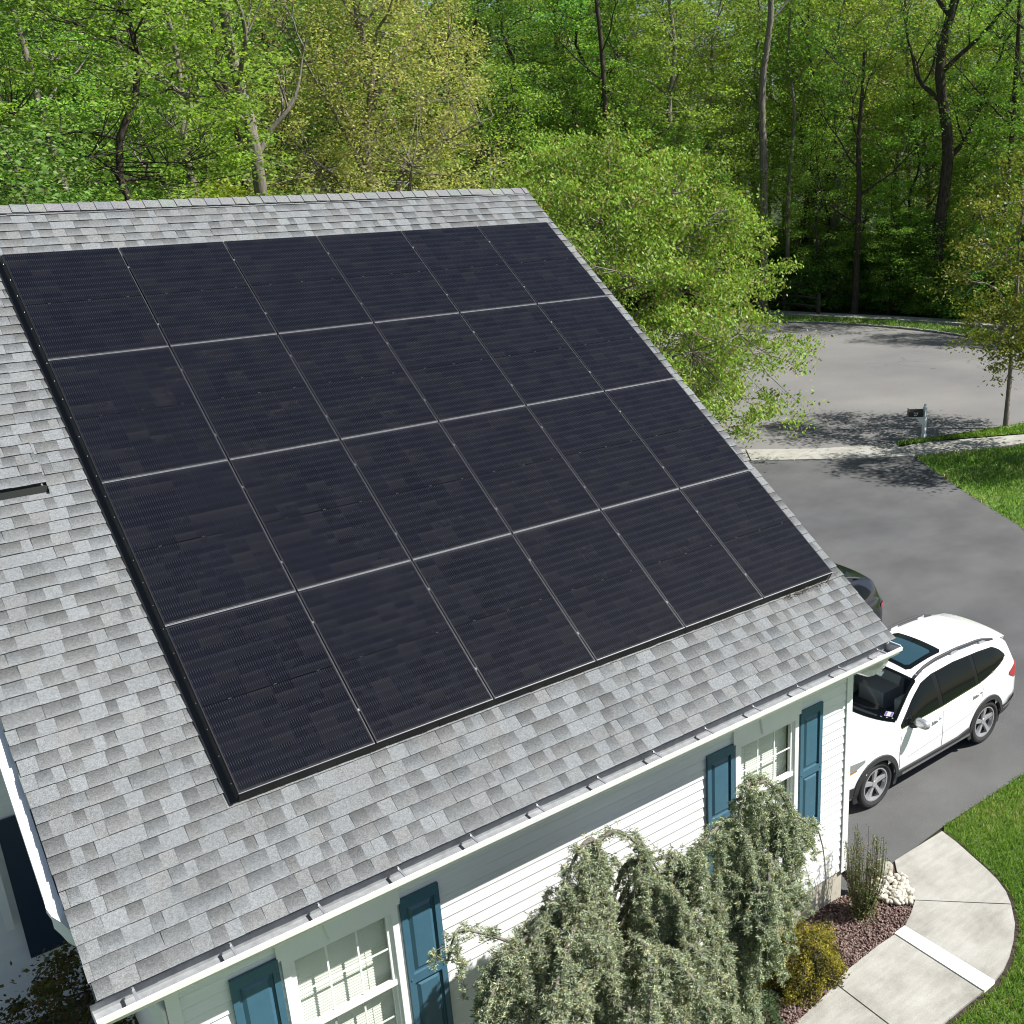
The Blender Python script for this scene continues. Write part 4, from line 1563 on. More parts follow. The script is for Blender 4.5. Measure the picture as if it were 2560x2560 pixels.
make_car((7.525, 1.86, 0.0), 'white_paint', 'white crossover car with silver mirrors parked by the house corner', 'car', True, 'parked_car')
make_car((7.90, 4.95, 0.0), 'black_paint', 'black car almost hidden behind the roof edge, red tail lamp showing', 'car', False, 'parked_car')

# ------------------------------------------------------------------ mailbox
MBX = (25.34, 13.33, 0.04)
mbr = empty('mailbox', MBX, 'black mailbox numbered 27 on a white post at the verge', 'mailbox')
mb = MB(MBX)


def mq(x, y, z):
    return (MBX[0] + x, MBX[1] + y, MBX[2] + z)


for z0, z1, h_ in ((0.0, 0.12, 0.065), (0.12, 0.72, 0.05), (0.72, 0.76, 0.07), (0.76, 1.03, 0.05)):
    mb.box(MBX[0] - h_, MBX[0] + h_, MBX[1] - h_, MBX[1] + h_, MBX[2] + z0, MBX[2] + z1)
mb.tube([mq(0, 0, 1.03), mq(0, 0, 1.045), mq(0, 0, 1.06), mq(0, 0, 1.09), mq(0, 0, 1.12), mq(0, 0, 1.135)], [0.06, 0.03, 0.04, 0.05, 0.035, 0.005], 10)
mb.build('post', 'post_white', mbr)
mb = MB(MBX)
ax = Vector((-0.80, 0.60, 0)).normalized()
nx = Vector((ax.y, -ax.x, 0))


def bp(a, s_, z):
    q = Vector(MBX) + ax * a + nx * s_
    return (q.x, q.y, MBX[2] + z)


mb.add([bp(0.04, -0.035, 0.66), bp(0.42, -0.035, 0.66), bp(0.42, 0.035, 0.66), bp(0.04, 0.035, 0.66), bp(0.04, -0.035, 0.72), bp(0.44, -0.035, 0.72), bp(0.44, 0.035, 0.72), bp(0.04, 0.035, 0.72)],
       [(0, 3, 2, 1), (4, 5, 6, 7), (0, 1, 5, 4), (1, 2, 6, 5), (2, 3, 7, 6), (3, 0, 4, 7)])
mb.add([bp(0.05, -0.02, 0.66), bp(0.05, -0.02, 0.42), bp(0.30, -0.02, 0.66), bp(0.05, 0.02, 0.66), bp(0.05, 0.02, 0.42), bp(0.30, 0.02, 0.66)], [(0, 1, 2), (5, 4, 3), (1, 4, 5, 2)])
mb.build('arm', 'post_white', mbr)
mb = MB(MBX)
prof = [(-0.095, 0.72), (-0.095, 0.87)] + [(-0.095 * math.cos(R_(20 * k)), 0.87 + 0.095 * math.sin(R_(20 * k))) for k in range(1, 9)] + [(0.095, 0.87), (0.095, 0.72)]
kq = len(prof)
vs = [bp(0.08, a, z) for a, z in prof] + [bp(0.56, a, z) for a, z in prof]
mb.add(vs, [(i, i + 1, kq + i + 1, kq + i) for i in range(kq - 1)] + [tuple(range(kq)), tuple(range(kq, 2 * kq))[::-1], (0, kq, 2 * kq - 1, kq - 1)])
mb.tube([bp(0.55, 0, 0.96), bp(0.57, 0, 1.0)], 0.015, 6)
bx_ = mb.build('box', 'mailbox_black', mbr)
cu = bpy.data.curves.new('digits', 'FONT')
cu.body = '27'
cu.size = 0.15
cu.align_x = 'CENTER'
cu.align_y = 'CENTER'
tmp = bpy.data.objects.new('digits', cu)
dg = bpy.context.evaluated_depsgraph_get()
link(tmp)
bpy.context.view_layer.update()
dg = bpy.context.evaluated_depsgraph_get()
me = bpy.data.meshes.new_from_object(tmp.evaluated_get(dg))
bpy.data.objects.remove(tmp)
# the side of the box that faces the house
side = -1 if (nx.x * (CAM[0] - MBX[0]) + nx.y * (CAM[1] - MBX[1])) < 0 else 1
rx = Vector((-side * nx.y, side * nx.x, 0))
ctr = ax * 0.32 + nx * side * 0.098 + Vector((0, 0, 0.81))
mm_ = Matrix(((rx.x, 0, side * nx.x, ctr.x), (rx.y, 0, side * nx.y, ctr.y), (0, 1, 0, ctr.z), (0, 0, 0, 1)))
me.transform(mm_)
me.materials.clear()
me.materials.append(MATS['digit_white'])
dgo = link(bpy.data.objects.new('house_number', me))
dgo.parent = bx_

# ------------------------------------------------------------------ split-rail fence at the wood
FO = (43.02, 36.0, 0)
fr_ = empty('rail_fence', FO, 'dark split rail fence at the edge of the wood beyond the road', 'fence')
for k in range(3):
    x, y = 43.05 - 0.25 * k, 34.7 + 2.5 * k
    mb = MB(FO)
    mb.box(x - 0.08, x + 0.08, y - 0.08, y + 0.08, -0.1, 1.25)
    mb.build('post', 'fence_wood', fr_)
for z in (0.5, 0.98):
    for k in range(2):
        mb = MB(FO)
        mb.tube([(43.05 - 0.25 * k, 34.7 + 2.5 * k, z), (42.92 - 0.25 * k, 36 + 2.5 * k, z + 0.02), (42.8 - 0.25 * k, 37.2 + 2.5 * k, z)], 0.065, 6)
        mb.build('rail', 'fence_wood', fr_)

# ------------------------------------------------------------------ stones, pipe, boulder
rng = random.Random(21)


def stone_mesh(name, seed, rx, ry, rz, mat):
    rr = random.Random(seed)
    mb = MB()
    vs, fs = [], []
    NA, NB = 10, 7
    ph = [rr.uniform(0, 6.28) for _ in range(4)]
    for i in range(NB + 1):
        a = math.pi * i / NB
        for k in range(NA):
            t = 2 * math.pi * k / NA
            w_ = 1 + 0.13 * math.sin(2 * t + ph[0]) * math.sin(a) + 0.1 * math.sin(3 * t + ph[1] + a) + 0.08 * math.cos(2 * a + ph[2])
            vs.append((rx * w_ * math.sin(a) * math.cos(t), ry * w_ * math.sin(a) * math.sin(t), rz * w_ * math.cos(a)))
    for i in range(NB):
        for k in range(NA):
            k2 = (k + 1) % NA
            fs.append((i * NA + k, i * NA + NA + k, i * NA + NA + k2, i * NA + k2))
    mb.add(vs, fs)
    return mb.build(name, mat, smooth=True)


PEB = [(7.05, -0.12), (7.336, -0.13), (7.476, -0.28), (7.42, -0.423), (7.23, -0.654), (7.12, -0.71), (7.0, -0.58), (6.9, -0.39), (6.9, -0.2)]


def inside(p, poly):
    c_ = False
    for i in range(len(poly)):
        (x0, y0), (x1, y1) = poly[i], poly[i - 1]
        if (y0 > p[1]) != (y1 > p[1]) and p[0] < (x1 - x0) * (p[1] - y0) / (y1 - y0) + x0:
            c_ = not c_
    return c_


protos = [stone_mesh('river_stone', 50 + k, 0.055 + 0.016 * (k % 3), 0.040 + 0.010 * (k % 2), 0.036, 'stone_white') for k in range(5)]
placed = []
tries = 0
first = set()
while len(placed) < 165 and tries < 6000:
    tries += 1
    p = (rng.uniform(6.85, 7.5), rng.uniform(-0.75, -0.08))
    if not inside(p, PEB):
        continue
    if min([math.dist(p, q) for q in placed] + [9]) < 0.046:
        continue
    k = rng.randrange(5)
    o = protos[k] if k not in first else protos[k].copy()
    if k in first:
        link(o)
    first.add(k)
    o.location = (p[0], p[1], 0.03 + rng.uniform(0, 0.05))
    o.rotation_euler = (rng.uniform(-0.5, 0.5), rng.uniform(-0.5, 0.5), rng.uniform(0, 6.3))
    s_ = rng.uniform(0.55, 0.95)
    o.scale = (s_, s_, s_)
    tag(o, 'white river stone in the pebble patch between thin shrub and footpath', 'stone', 'white river stones by the footpath')
    placed.append(p)
bo = stone_mesh('boulder', 77, 0.15, 0.12, 0.12, 'stone_grey')
bo.location = (7.36, -0.06, 0.09)
tag(bo, 'rough grey boulder at the corner of driveway and footpath', 'boulder')
mb = MB((6.78, -0.06, 0))
path = []
for i in range(41):
    t = i / 40
    path.append((6.705 + 0.16 * t, 0.12 - 0.32 * t, 0.34 * (1 - t) ** 1.3 + 0.05))
mb.tube(path, [0.06 + (0.008 if i % 2 else 0) for i in range(41)], 14)
tag(mb.build('drain_pipe', 'corrugated_black', smooth=False), 'black corrugated drain pipe at the foot of the house corner', 'pipe')

# mulch chips
nr = np.random.default_rng(5)
BED = [(7.42, -0.05), (6.62, -0.03), (3.6, -0.03), (3.6, -1.28)] + INN[::-1][3:-1]
pts = []
while len(pts) < 9000:
    p = (nr.uniform(3.6, 7.4), nr.uniform(-1.3, -0.03))
    if inside(p, BED) and not (inside(p, PEB) and nr.random() < 0.9):
        pts.append(p)
pts = np.array(pts)
N = len(pts)
base = np.array([(1, 0, 0), (-1, 0, 0), (0, 1, 0), (0, -1, 0), (0, 0, 1), (0, 0, -1)], float)
S = nr.uniform(0.009, 0.022, (N, 1, 3)) * np.array([1.3, 0.8, 0.7])
V = base[None] * S * nr.uniform(0.7, 1.3, (N, 6, 3))
an = nr.uniform(0, 6.28, N)
ti = nr.uniform(-0.7, 0.7, N)
ca, sa = np.cos(an), np.sin(an)
x_, y_, z_ = V[..., 0].copy(), V[..., 1].copy(), V[..., 2].copy()
x2 = x_ * np.cos(ti)[:, None] + z_ * np.sin(ti)[:, None]
z2 = -x_ * np.sin(ti)[:, None] + z_ * np.cos(ti)[:, None]
V[..., 0] = x2 * ca[:, None] - y_ * sa[:, None] + pts[:, 0:1]
V[..., 1] = x2 * sa[:, None] + y_ * ca[:, None] + pts[:, 1:2]
V[..., 2] = z2 + 0.02 + nr.uniform(0, 0.012, (N, 1))
T = np.array([(0, 2, 4), (2, 1, 4), (1, 3, 4), (3, 0, 4), (2, 0, 5), (1, 2, 5), (3, 1, 5), (0, 3, 5)])
F = (T[None] + 6 * np.arange(N)[:, None, None]).reshape(-1, 3)
pal = np.array([(0.14, 0.088, 0.075), (0.19, 0.13, 0.11), (0.10, 0.06, 0.052), (0.26, 0.2, 0.17), (0.16, 0.098, 0.08)])
cc = pal[nr.integers(0, 5, N)] * nr.uniform(0.8, 1.2, (N, 1))
tag(np_mesh('lava_rock', V.reshape(-1, 3), F, 'chip', None, np.repeat(cc, 8, 0)), 'reddish brown lava rock mulch covering the bed before the house', 'mulch', kind='stuff')

# ------------------------------------------------------------------ grass blades


def grass(name, label, poly, n_, bw, bh, seed, z=0.0, avoid=None):
    g = np.random.default_rng(seed)
    xs_ = [p[0] for p in poly]
    ys_ = [p[1] for p in poly]
    P = np.column_stack([g.uniform(min(xs_), max(xs_), n_ * 3), g.uniform(min(ys_), max(ys_), n_ * 3)])

    def ins(P, poly):
        c_ = np.zeros(len(P), bool)
        for i in range(len(poly)):
            (x0, y0), (x1, y1) = poly[i], poly[i - 1]
            if y0 == y1:
                continue
            k = ((y0 > P[:, 1]) != (y1 > P[:, 1])) & (P[:, 0] < (x1 - x0) * (P[:, 1] - y0) / (y1 - y0) + x0)
            c_ ^= k
        return c_
    P = P[ins(P, poly)]
    if avoid:
        P = P[~ins(P, avoid)]
    P = P[:n_]
    n2 = len(P)
    a = g.uniform(0, 6.28, n2)
    d = np.column_stack([np.cos(a), np.sin(a)])
    la = g.uniform(0, 6.28, n2)
    le = np.column_stack([np.cos(la), np.sin(la)]) * g.uniform(0.2, 0.9, (n2, 1)) * bh
    h = bh * g.uniform(0.5, 1.2, n2)
    V = np.zeros((n2, 4, 3))
    V[:, 0, :2] = P - d * bw / 2
    V[:, 1, :2] = P + d * bw / 2
    V[:, 2, :2] = P + d * bw * 0.25 + le
    V[:, 3, :2] = P - d * bw * 0.25 + le
    V[:, :2, 2] = z - 0.01
    V[:, 2:, 2] = (z + h)[:, None]
    pal = np.array([(0.155, 0.265, 0.045), (0.20, 0.31, 0.06), (0.12, 0.215, 0.034), (0.27, 0.32, 0.09), (0.33, 0.32, 0.15)])
    # slow patches of colour
    ph = np.sin(P[:, 0] * 2.1 + 1.3 * np.sin(P[:, 1] * 1.7)) + np.sin(P[:, 1] * 2.9 + P[:, 0])
    ph = ph + 0.8 * np.sin(P[:, 0] * 7.3 + 2 * np.sin(P[:, 1] * 5.1)) * np.sin(P[:, 1] * 8.7)
    pr = np.clip(g.normal(0.36 + 0.14 * ph, 0.3, n2), 0, 0.999)
    c = pal[np.array([2, 0, 0, 1, 1, 3, 4])[(pr * 7).astype(int)]] * g.uniform(0.75, 1.25, (n2, 1))
    F = np.arange(4 * n2).reshape(-1, 4)
    return tag(np_mesh(name, V.reshape(-1, 3), F, 'leaf', None, c), label, 'grass', kind='stuff')


LWN = [(8.78, 0.03), (13.0, 0.05), (15.0, 0.5), (15, -4.5), (4.5, -4.5), (4.5, -2.27)] + off_[::-1][2:]
grass('lawn_grass', 'green mown grass inside the bend of the concrete footpath', LWN, 120000, 0.011, 0.06, 1)
LWN2 = DRV[4:] + [(27.35, 10.5), (32.6, 8.05), (36, 5), (34, -2), (22, -2)]
grass('lawn_grass', 'green mown grass on the far side of the driveway', LWN2, 60000, 0.03, 0.09, 2)
grass('verge_grass', 'narrow strip of grass around the mailbox post', [(23.98, 13.25), (25.7, 12.7), (28.13, 11.45), (33, 9.2), (36, 10.6), (32.2, 12.2), (29.26, 12.1), (26.4, 12.72), (24.3, 13.5)], 16000, 0.03, 0.1, 3, 0.04)
grass('verge_grass', 'strip of grass on the far side of the turning circle', inn + outr[::-1], 6000, 0.05, 0.10, 4, 0.05)

# ------------------------------------------------------------------ vegetation helpers


def leaf_quads(P, size, g, pal, w_ratio=0.55, up=0.5, droop=0.2, cvar=0.25, cl=None, out=None):
    n_ = len(P)
    a = g.uniform(0, 2 * math.pi, n_)
    d = np.column_stack([np.cos(a), np.sin(a), g.normal(-droop, 0.35, n_)])
    d /= np.linalg.norm(d, axis=1)[:, None]
    nn = g.normal(0, 1, (n_, 3)) + np.array([0, 0, up])
    if out is not None:
        nn += out
    s = np.cross(d, nn)
    s /= np.linalg.norm(s, axis=1)[:, None] + 1e-9
    L = size * g.uniform(0.6, 1.25, (n_, 1))
    W = L * w_ratio * g.uniform(0.7, 1.2, (n_, 1))
    V = np.zeros((n_, 4, 3))
    V[:, 0] = P
    V[:, 1] = P + d * L * 0.45 + s * W / 2
    V[:, 2] = P + d * L
    V[:, 3] = P + d * L * 0.45 - s * W / 2
    pal = np.array(pal)
    c = pal[g.integers(0, len(pal), n_)] * g.uniform(1 - cvar, 1 + cvar, (n_, 1))
    if cl is not None:
        c = c * cl[:, None]
    return V, c


def spline(pts, m_):
    pts = np.array(pts, float)
    t = np.linspace(0, len(pts) - 1, m_)
    out = np.zeros((m_, 3))
    for k, tt in enumerate(t):
        i = min(int(tt), len(pts) - 2)
        f = tt - i
        p0, p1, p2, p3 = pts[max(i - 1, 0)], pts[i], pts[i + 1], pts[min(i + 2, len(pts) - 1)]
        out[k] = 0.5 * (2 * p1 + (p2 - p0) * f + (2 * p0 - 5 * p1 + 4 * p2 - p3) * f * f + (3 * p1 - p0 - 3 * p2 + p3) * f ** 3)
    return out


def make_tree(name, label, cat, seed, H, tr, cb, R, prof, ncl, nleaf, rc, leaf, pal, bark='bark_brown', group=None,
              nl=12, rise=0.5, lmat='leaf_far', stems=1, inner=0.35, up=0.6, droop=0.2, forks=None, wr=0.55, twig=0.012, flat=0.65, wob=0.03, rag=0.10):
    g = np.random.default_rng(seed)
    root = empty(name, (0, 0, 0), label, cat, group)
    mb = MB()
    anchors = []
    pt, pr = [p[0] for p in prof], [p[1] for p in prof]

    def env(z):
        return R * float(np.interp((z - cb) / max(H - cb, 0.1), pt, pr))
    for s_ in range(stems):
        az = 2 * math.pi * s_ / stems + g.uniform(-0.4, 0.4)
        sp = 0.0 if stems == 1 else R * 0.35
        n_ = 9
        path = []
        for i in range(n_):
            t = i / (n_ - 1)
            path.append((sp * math.cos(az) * t ** 0.8 + H * wob * g.normal() * t, sp * math.sin(az) * t ** 0.8 + H * wob * g.normal() * t, H * (0.95 if stems == 1 else 0.8) * t))
        path = spline(path, 18)
        rad = [tr * (1.25 - 0.25 * min(1, i / 2)) * (1 - 0.9 * (i / 17) ** 0.9) + 0.012 for i in range(18)]
        mb.tube([tuple(p) for p in path], rad, 8 if tr > 0.15 else 6, caps=False)
        k0 = next((i for i in range(18) if path[i][2] > cb * 0.8), 3)
        anchors += [(p, rad[i]) for i, p in enumerate(path) if i >= k0]
        for l in range(nl):
            t = (l + g.uniform(0, 0.8)) / nl
            z0 = cb * 0.9 + (H * 0.82 - cb * 0.9) * t
            i0 = int(np.argmin(abs(path[:, 2] - z0)))
            b0 = path[i0]
            a = l * 2.4 + s_ * 1.1 + g.uniform(-0.5, 0.5)
            r_ = env(min(H * 0.96, z0 + 0.15 * H)) * g.uniform(0.65, 0.95)
            if r_ < 0.3:
                continue
            dz = rise * r_ * g.uniform(0.5, 1.4)
            e_ = np.array([b0[0] + r_ * math.cos(a), b0[1] + r_ * math.sin(a), b0[2] + dz])
            mid1 = b0 * 0.62 + e_ * 0.38 + np.array([0, 0, dz * 0.12]) + g.normal(0, 0.05 * r_, 3)
            mid2 = b0 * 0.3 + e_ * 0.7 + g.normal(0, 0.07 * r_, 3)
            lp = spline([b0, mid1, mid2, e_], 9)
            lr = max(0.018, rad[i0] * 0.5)
            lrad = [lr * (1 - 0.85 * i / 8) for i in range(9)]
            mb.tube([tuple(p) for p in lp], lrad, 5, caps=False)
            anchors += [(p, lrad[i]) for i, p in enumerate(lp) if i > 1]
    A = np.array([a[0] for a in anchors])
    # clusters of leaves through the crown volume, denser towards the outside
    C_ = []
    lob = g.uniform(0, 6.28, 6)
    while len(C_) < ncl:
        z = cb + (H - cb) * g.uniform(0, 1)
        r_ = env(z)
        if g.random() > (r_ / R) ** 1.3 + 0.05:
            continue
        a = g.uniform(0, 2 * math.pi)
        lobe = 1 + 0.14 * math.sin(3 * a + lob[0] + z * 0.7) + 0.10 * math.sin(5 * a + lob[1] - z * 1.1)
        rr = r_ * lobe * (inner + (1 - inner) * math.sqrt(g.random())) * (1 + rag * g.normal())
        z = max(0.3, z + rag * 2.2 * g.normal())
        C_.append((rr * math.cos(a), rr * math.sin(a), z))
    C_ = np.array(C_)
    sway = np.interp(C_[:, 2], path[:, 2], path[:, 0]), np.interp(C_[:, 2], path[:, 2], path[:, 1])
    if stems == 1:
        C_[:, 0] += sway[0]
        C_[:, 1] += sway[1]
    for c in C_:
        dd = A - c
        dist = np.linalg.norm(dd, axis=1) + 1.2 * np.maximum(0, dd[:, 2])
        k = int(np.argmin(dist))
        p0 = A[k]
        m1 = (p0 + c) / 2 + np.array([0, 0, -0.08 * np.linalg.norm(c - p0)]) + g.normal(0, 0.06, 3)
        mb.tube([tuple(p0), tuple(m1), tuple(c)], [twig * 1.6, twig * 1.2, twig * 0.6], 3, caps=False)
    mb.build('trunk', bark, root, smooth=True)
    n_ = ncl * nleaf
    idx = np.repeat(np.arange(ncl), nleaf)
    u_ = g.normal(0, 1, (n_, 3))
    csz = g.uniform(0.6, 1.35, ncl)[idx]
    P = C_[idx] + u_ * np.array([rc, rc, rc * flat]) * csz[:, None] * 0.62
    P[:, 2] = np.maximum(P[:, 2], 0.15)
    cl = g.uniform(0.78, 1.2, ncl)[idx]
    V, c = leaf_quads(P, leaf, g, pal, wr, up, droop, 0.25, cl, u_ * 0.5)
    np_mesh('crown', V.reshape(-1, 3), np.arange(4 * n_).reshape(-1, 4), lmat, root, c)
    return root


def at(u_, dist):
    """ground point seen in the direction of picture column u_ (0-1932) at a distance from the camera"""
    q = Vector(((u_ * 0.53 - 700.15) / 1052.74, (290 * 0.53 - 512) / 1052.74, 1.0))
    d = Vector((sum(RW[0][k] * q[k] for k in range(3)), sum(RW[1][k] * q[k] for k in range(3))))
    d.normalize()
    return (CAM[0] + d.x * dist, CAM[1] + d.y * dist, -0.05)


def put(o, loc, rot=0.0, s=1.0, sz=None):
    o.location = loc
    o.rotation_euler = (0, 0, rot)
    o.scale = (s, s, sz or s)
    return o


ROUND = [(0, 0.5), (0.12, 0.85), (0.35, 1.0), (0.6, 0.9), (0.8, 0.62), (0.93, 0.32), (1, 0.08)]
TALL = [(0, 0.45), (0.15, 0.8), (0.4, 1.0), (0.7, 0.85), (0.9, 0.5), (1, 0.12)]
OVAL = [(0, 0.3), (0.1, 0.7), (0.4, 1.0), (0.7, 0.8), (0.9, 0.42), (1, 0.08)]
G_BRIGHT = [(0.205, 0.35, 0.06), (0.26, 0.41, 0.08), (0.16, 0.295, 0.05), (0.31, 0.43, 0.10)]
G_MID = [(0.15, 0.31, 0.06), (0.195, 0.355, 0.07), (0.115, 0.25, 0.048), (0.245, 0.38, 0.09)]
G_DARK = [(0.085, 0.20, 0.042), (0.115, 0.24, 0.05), (0.065, 0.155, 0.034), (0.15, 0.265, 0.06)]
G_YEL = [(0.26, 0.335, 0.07), (0.31, 0.37, 0.085), (0.20, 0.275, 0.055), (0.36, 0.37, 0.115)]
G_OLIVE = [(0.29, 0.275, 0.105), (0.34, 0.315, 0.125), (0.22, 0.205, 0.078), (0.255, 0.285, 0.09), (0.38, 0.345, 0.15)]

# ------------------------------------------------------------------ single trees that stand out
maple = make_tree('maple_tree', 'broad young maple with drooping yellow green leaves between house and road', 'tree', 7, 9.6, 0.17, 1.0, 5.7,
                  [(0, 0.72), (0.1, 0.93), (0.3, 1.0), (0.52, 0.95), (0.72, 0.78), (0.9, 0.46), (1, 0.12)], 950, 145, 0.42, 0.125,
                  [(0.185, 0.29, 0.038), (0.23, 0.34, 0.05), (0.14, 0.23, 0.03), (0.24, 0.2, 0.065), (0.265, 0.36, 0.075)], 'bark_grey',
                  nl=18, rise=0.5, lmat='leaf', inner=0.2, up=0.4, droop=0.8, wr=0.5, twig=0.011, flat=0.6, rag=0.11)
put(maple, (17.2, 19.7, 0.0), 0.4)
sap = make_tree('street_tree', 'slim young street tree with yellowish olive leaves beside the mailbox', 'tree', 19, 9.0, 0.075, 1.9, 2.5,
                OVAL, 190, 75, 0.38, 0.13, [(0.165, 0.235, 0.03), (0.21, 0.265, 0.04), (0.125, 0.19, 0.024), (0.27, 0.27, 0.05)], 'bark_grey',
                nl=12, rise=1.0, lmat='leaf', inner=0.15, up=0.4, droop=0.6, twig=0.012, wob=0.006)
put(sap, (28.45, 12.31, 0.03), 1.0)
sap2 = copy_tree(sap)
put(sap2, (27.7, 7.3, 0.0), 2.6, 1.1)
sap2['label'] = 'young tree beyond the right picture edge shading the lawn'
left = make_tree('broadleaf_tree', 'tall bright green broadleaf tree left of the bare grey tree', 'tree', 31, 19, 0.17, 1.0, 4.0,
                 [(0, 0.75), (0.1, 0.9), (0.3, 1.0), (0.6, 0.9), (0.85, 0.6), (1, 0.2)], 520, 105, 0.5, 0.135, G_BRIGHT, 'bark_dark', nl=16, rise=0.3, droop=0.1, up=1.2, flat=0.42)
put(left, at(255, 34), 0.3)
bush = make_tree('broadleaf_tree', 'rounded glossy green tree just behind the left end of the ridge', 'tree', 33, 9.4, 0.16, 0.3, 3.6,
                 [(0, 0.95), (0.2, 1.0), (0.5, 0.92), (0.75, 0.68), (0.92, 0.4), (1, 0.1)], 420, 130, 0.4, 0.115, [(0.11, 0.22, 0.04), (0.14, 0.26, 0.05), (0.08, 0.17, 0.03), (0.23, 0.31, 0.11)], 'bark_dark', nl=12, lmat='leaf', inner=0.55, up=0.8)
put(bush, at(18, 27), 0.0)
lime = make_tree('shrub', 'low lime green crown showing just above the ridge', 'shrub', 35, 8.6, 0.12, 0.4, 2.7, ROUND, 190, 100, 0.4, 0.12, [(0.19, 0.26, 0.02), (0.24, 0.3, 0.028), (0.15, 0.21, 0.016)], 'bark_brown', nl=10, stems=2, up=1.0, flat=0.4)
put(lime, at(395, 30), 0.0)
olive = make_tree('budding_tree', 'huge olive brown tree just coming into leaf behind the ridge', 'tree', 41, 20, 0.3, 0.6, 4.9,
                  [(0, 0.85), (0.2, 0.98), (0.45, 1.0), (0.65, 0.86), (0.85, 0.6), (1, 0.15)], 820, 130, 0.5, 0.125, [(a * 1.12, b_ * 1.13, c_ * 1.15) for a, b_, c_ in G_OLIVE], 'bark_grey', nl=26, rise=1.25, inner=0.12, up=0.2, droop=-0.3, twig=0.014, flat=1.1, wr=0.5)
put(olive, at(705, 43), 0.0)


def bare_tree(name, label, seed, H, tr, bark, spread, nl, loc, forkz=0.45, group=None, tuft=None):
    """tall mostly bare trunk with a few crooked limbs and twigs"""
    g = np.random.default_rng(seed)
    root = empty(name, (0, 0, 0), label, 'tree', group)
    mb = MB()
    ends = []

    def limb(p, d, L_, r_, depth):
        n_ = 7
        pts, q, dd = [np.array(p)], np.array(p, float), np.array(d, float)
        for i in range(n_):
            dd = dd + g.normal(0, 0.13, 3) + np.array([0, 0, 0.07])
            dd /= np.linalg.norm(dd)
            q = q + dd * L_ / n_
            pts.append(q.copy())
        sp_ = spline(pts, 12)
        mb.tube([tuple(x) for x in sp_], [max(0.012, r_ * (1 - 0.75 * i / 11)) for i in range(12)], 6 if r_ > 0.06 else 4, caps=False)
        ends.append(sp_[-1])
        if depth > 0:
            for k in range(4 if depth > 1 else 3):
                i = 3 + int(g.integers(0, 8))
                a = g.uniform(0, 6.28)
                nd = dd + np.array([math.cos(a), math.sin(a), 0.25]) * g.uniform(0.6, 1.0)
                nd /= np.linalg.norm(nd)
                limb(sp_[i], nd, L_ * g.uniform(0.35, 0.55), r_ * 0.42, depth - 1)
    path = [(0, 0, -0.1)] + [(H * 0.0045 * g.normal() * i ** 0.7, H * 0.0045 * g.normal() * i ** 0.7, H * i / 6) for i in range(1, 7)]
    sp_ = spline(path, 20)
    mb.tube([tuple(p) for p in sp_], [tr * (1.35 if i == 0 else 1.0) * (1 - 0.72 * i / 19) + 0.02 for i in range(20)], 9, caps=False)
    for k in range(nl):
        i = int(20 * (forkz + (0.95 - forkz) * k / nl))
        a = k * 2.5 + g.uniform(-0.5, 0.5)
        d = np.array([math.cos(a), math.sin(a), g.uniform(0.5, 1.1)])
        limb(sp_[i], d / np.linalg.norm(d), spread * g.uniform(0.7, 1.2), tr * (1 - 0.6 * i / 19) * 0.5, 2)
    mb.build('trunk', bark, root, smooth=True)
    if tuft:
        E_ = np.array(ends)
        idx = np.repeat(np.arange(len(E_)), tuft[0])
        P = E_[idx] + g.normal(0, 0.4, (len(idx), 3))
        V, c = leaf_quads(P, tuft[1], g, tuft[2])
        np_mesh('crown', V.reshape(-1, 3), np.arange(4 * len(P)).reshape(-1, 4), 'leaf_far', root, c)
    return put(root, loc, 0.0)


bare_tree('bare_tree', 'pale grey nearly leafless tree left of the olive tree', 51, 19, 0.24, 'bark_grey', 4.2, 9, at(482, 35), 0.45, None, (18, 0.12, G_OLIVE))
bare_tree('bare_tree', 'thin dark leafless stem beside the pale grey tree', 52, 15, 0.14, 'bark_dark', 2.5, 6, at(452, 41), 0.5)
bare_tree('bare_tree', 'forked slim trunk between bright green tree and bare grey tree', 57, 14, 0.16, 'bark_grey', 3.0, 6, at(362, 40), 0.35)
bare_tree('oak_tree', 'massive dark trunk with heavy limbs at the edge of the wood', 61, 27, 0.38, 'bark_dark', 7.0, 8, at(1778, 62.5), 0.33, None, (22, 0.2, G_MID))
bare_tree('straight_tree', 'straight bare grey trunk rising behind the young maple', 62, 25, 0.27, 'bark_grey', 4.0, 6, at(1441, 63), 0.62, None, (40, 0.2, G_BRIGHT))
bare_tree('straight_tree', 'thin pale trunk to the right of the straight grey trunk', 63, 17, 0.14, 'bark_grey', 2.2, 5, at(1492, 64), 0.6, None, (30, 0.2, G_MID))
bare_tree('crooked_tree', 'crooked dark tree with broken limbs left of the massive trunk', 66, 14, 0.2, 'bark_dark', 5.0, 7, at(1622, 62), 0.3, None, (20, 0.2, G_MID))
bare_tree('straight_tree', 'slim dark trunk at the right picture edge of the wood', 67, 24, 0.17, 'bark_dark', 6.0, 7, at(1905, 63), 0.35, None, (24, 0.2, G_MID))
bare_tree('straight_tree', 'grey trunk showing above the top of the young maple', 68, 24, 0.17, 'bark_dark', 5.0, 7, at(1140, 58), 0.45, None, (30, 0.2, G_MID))

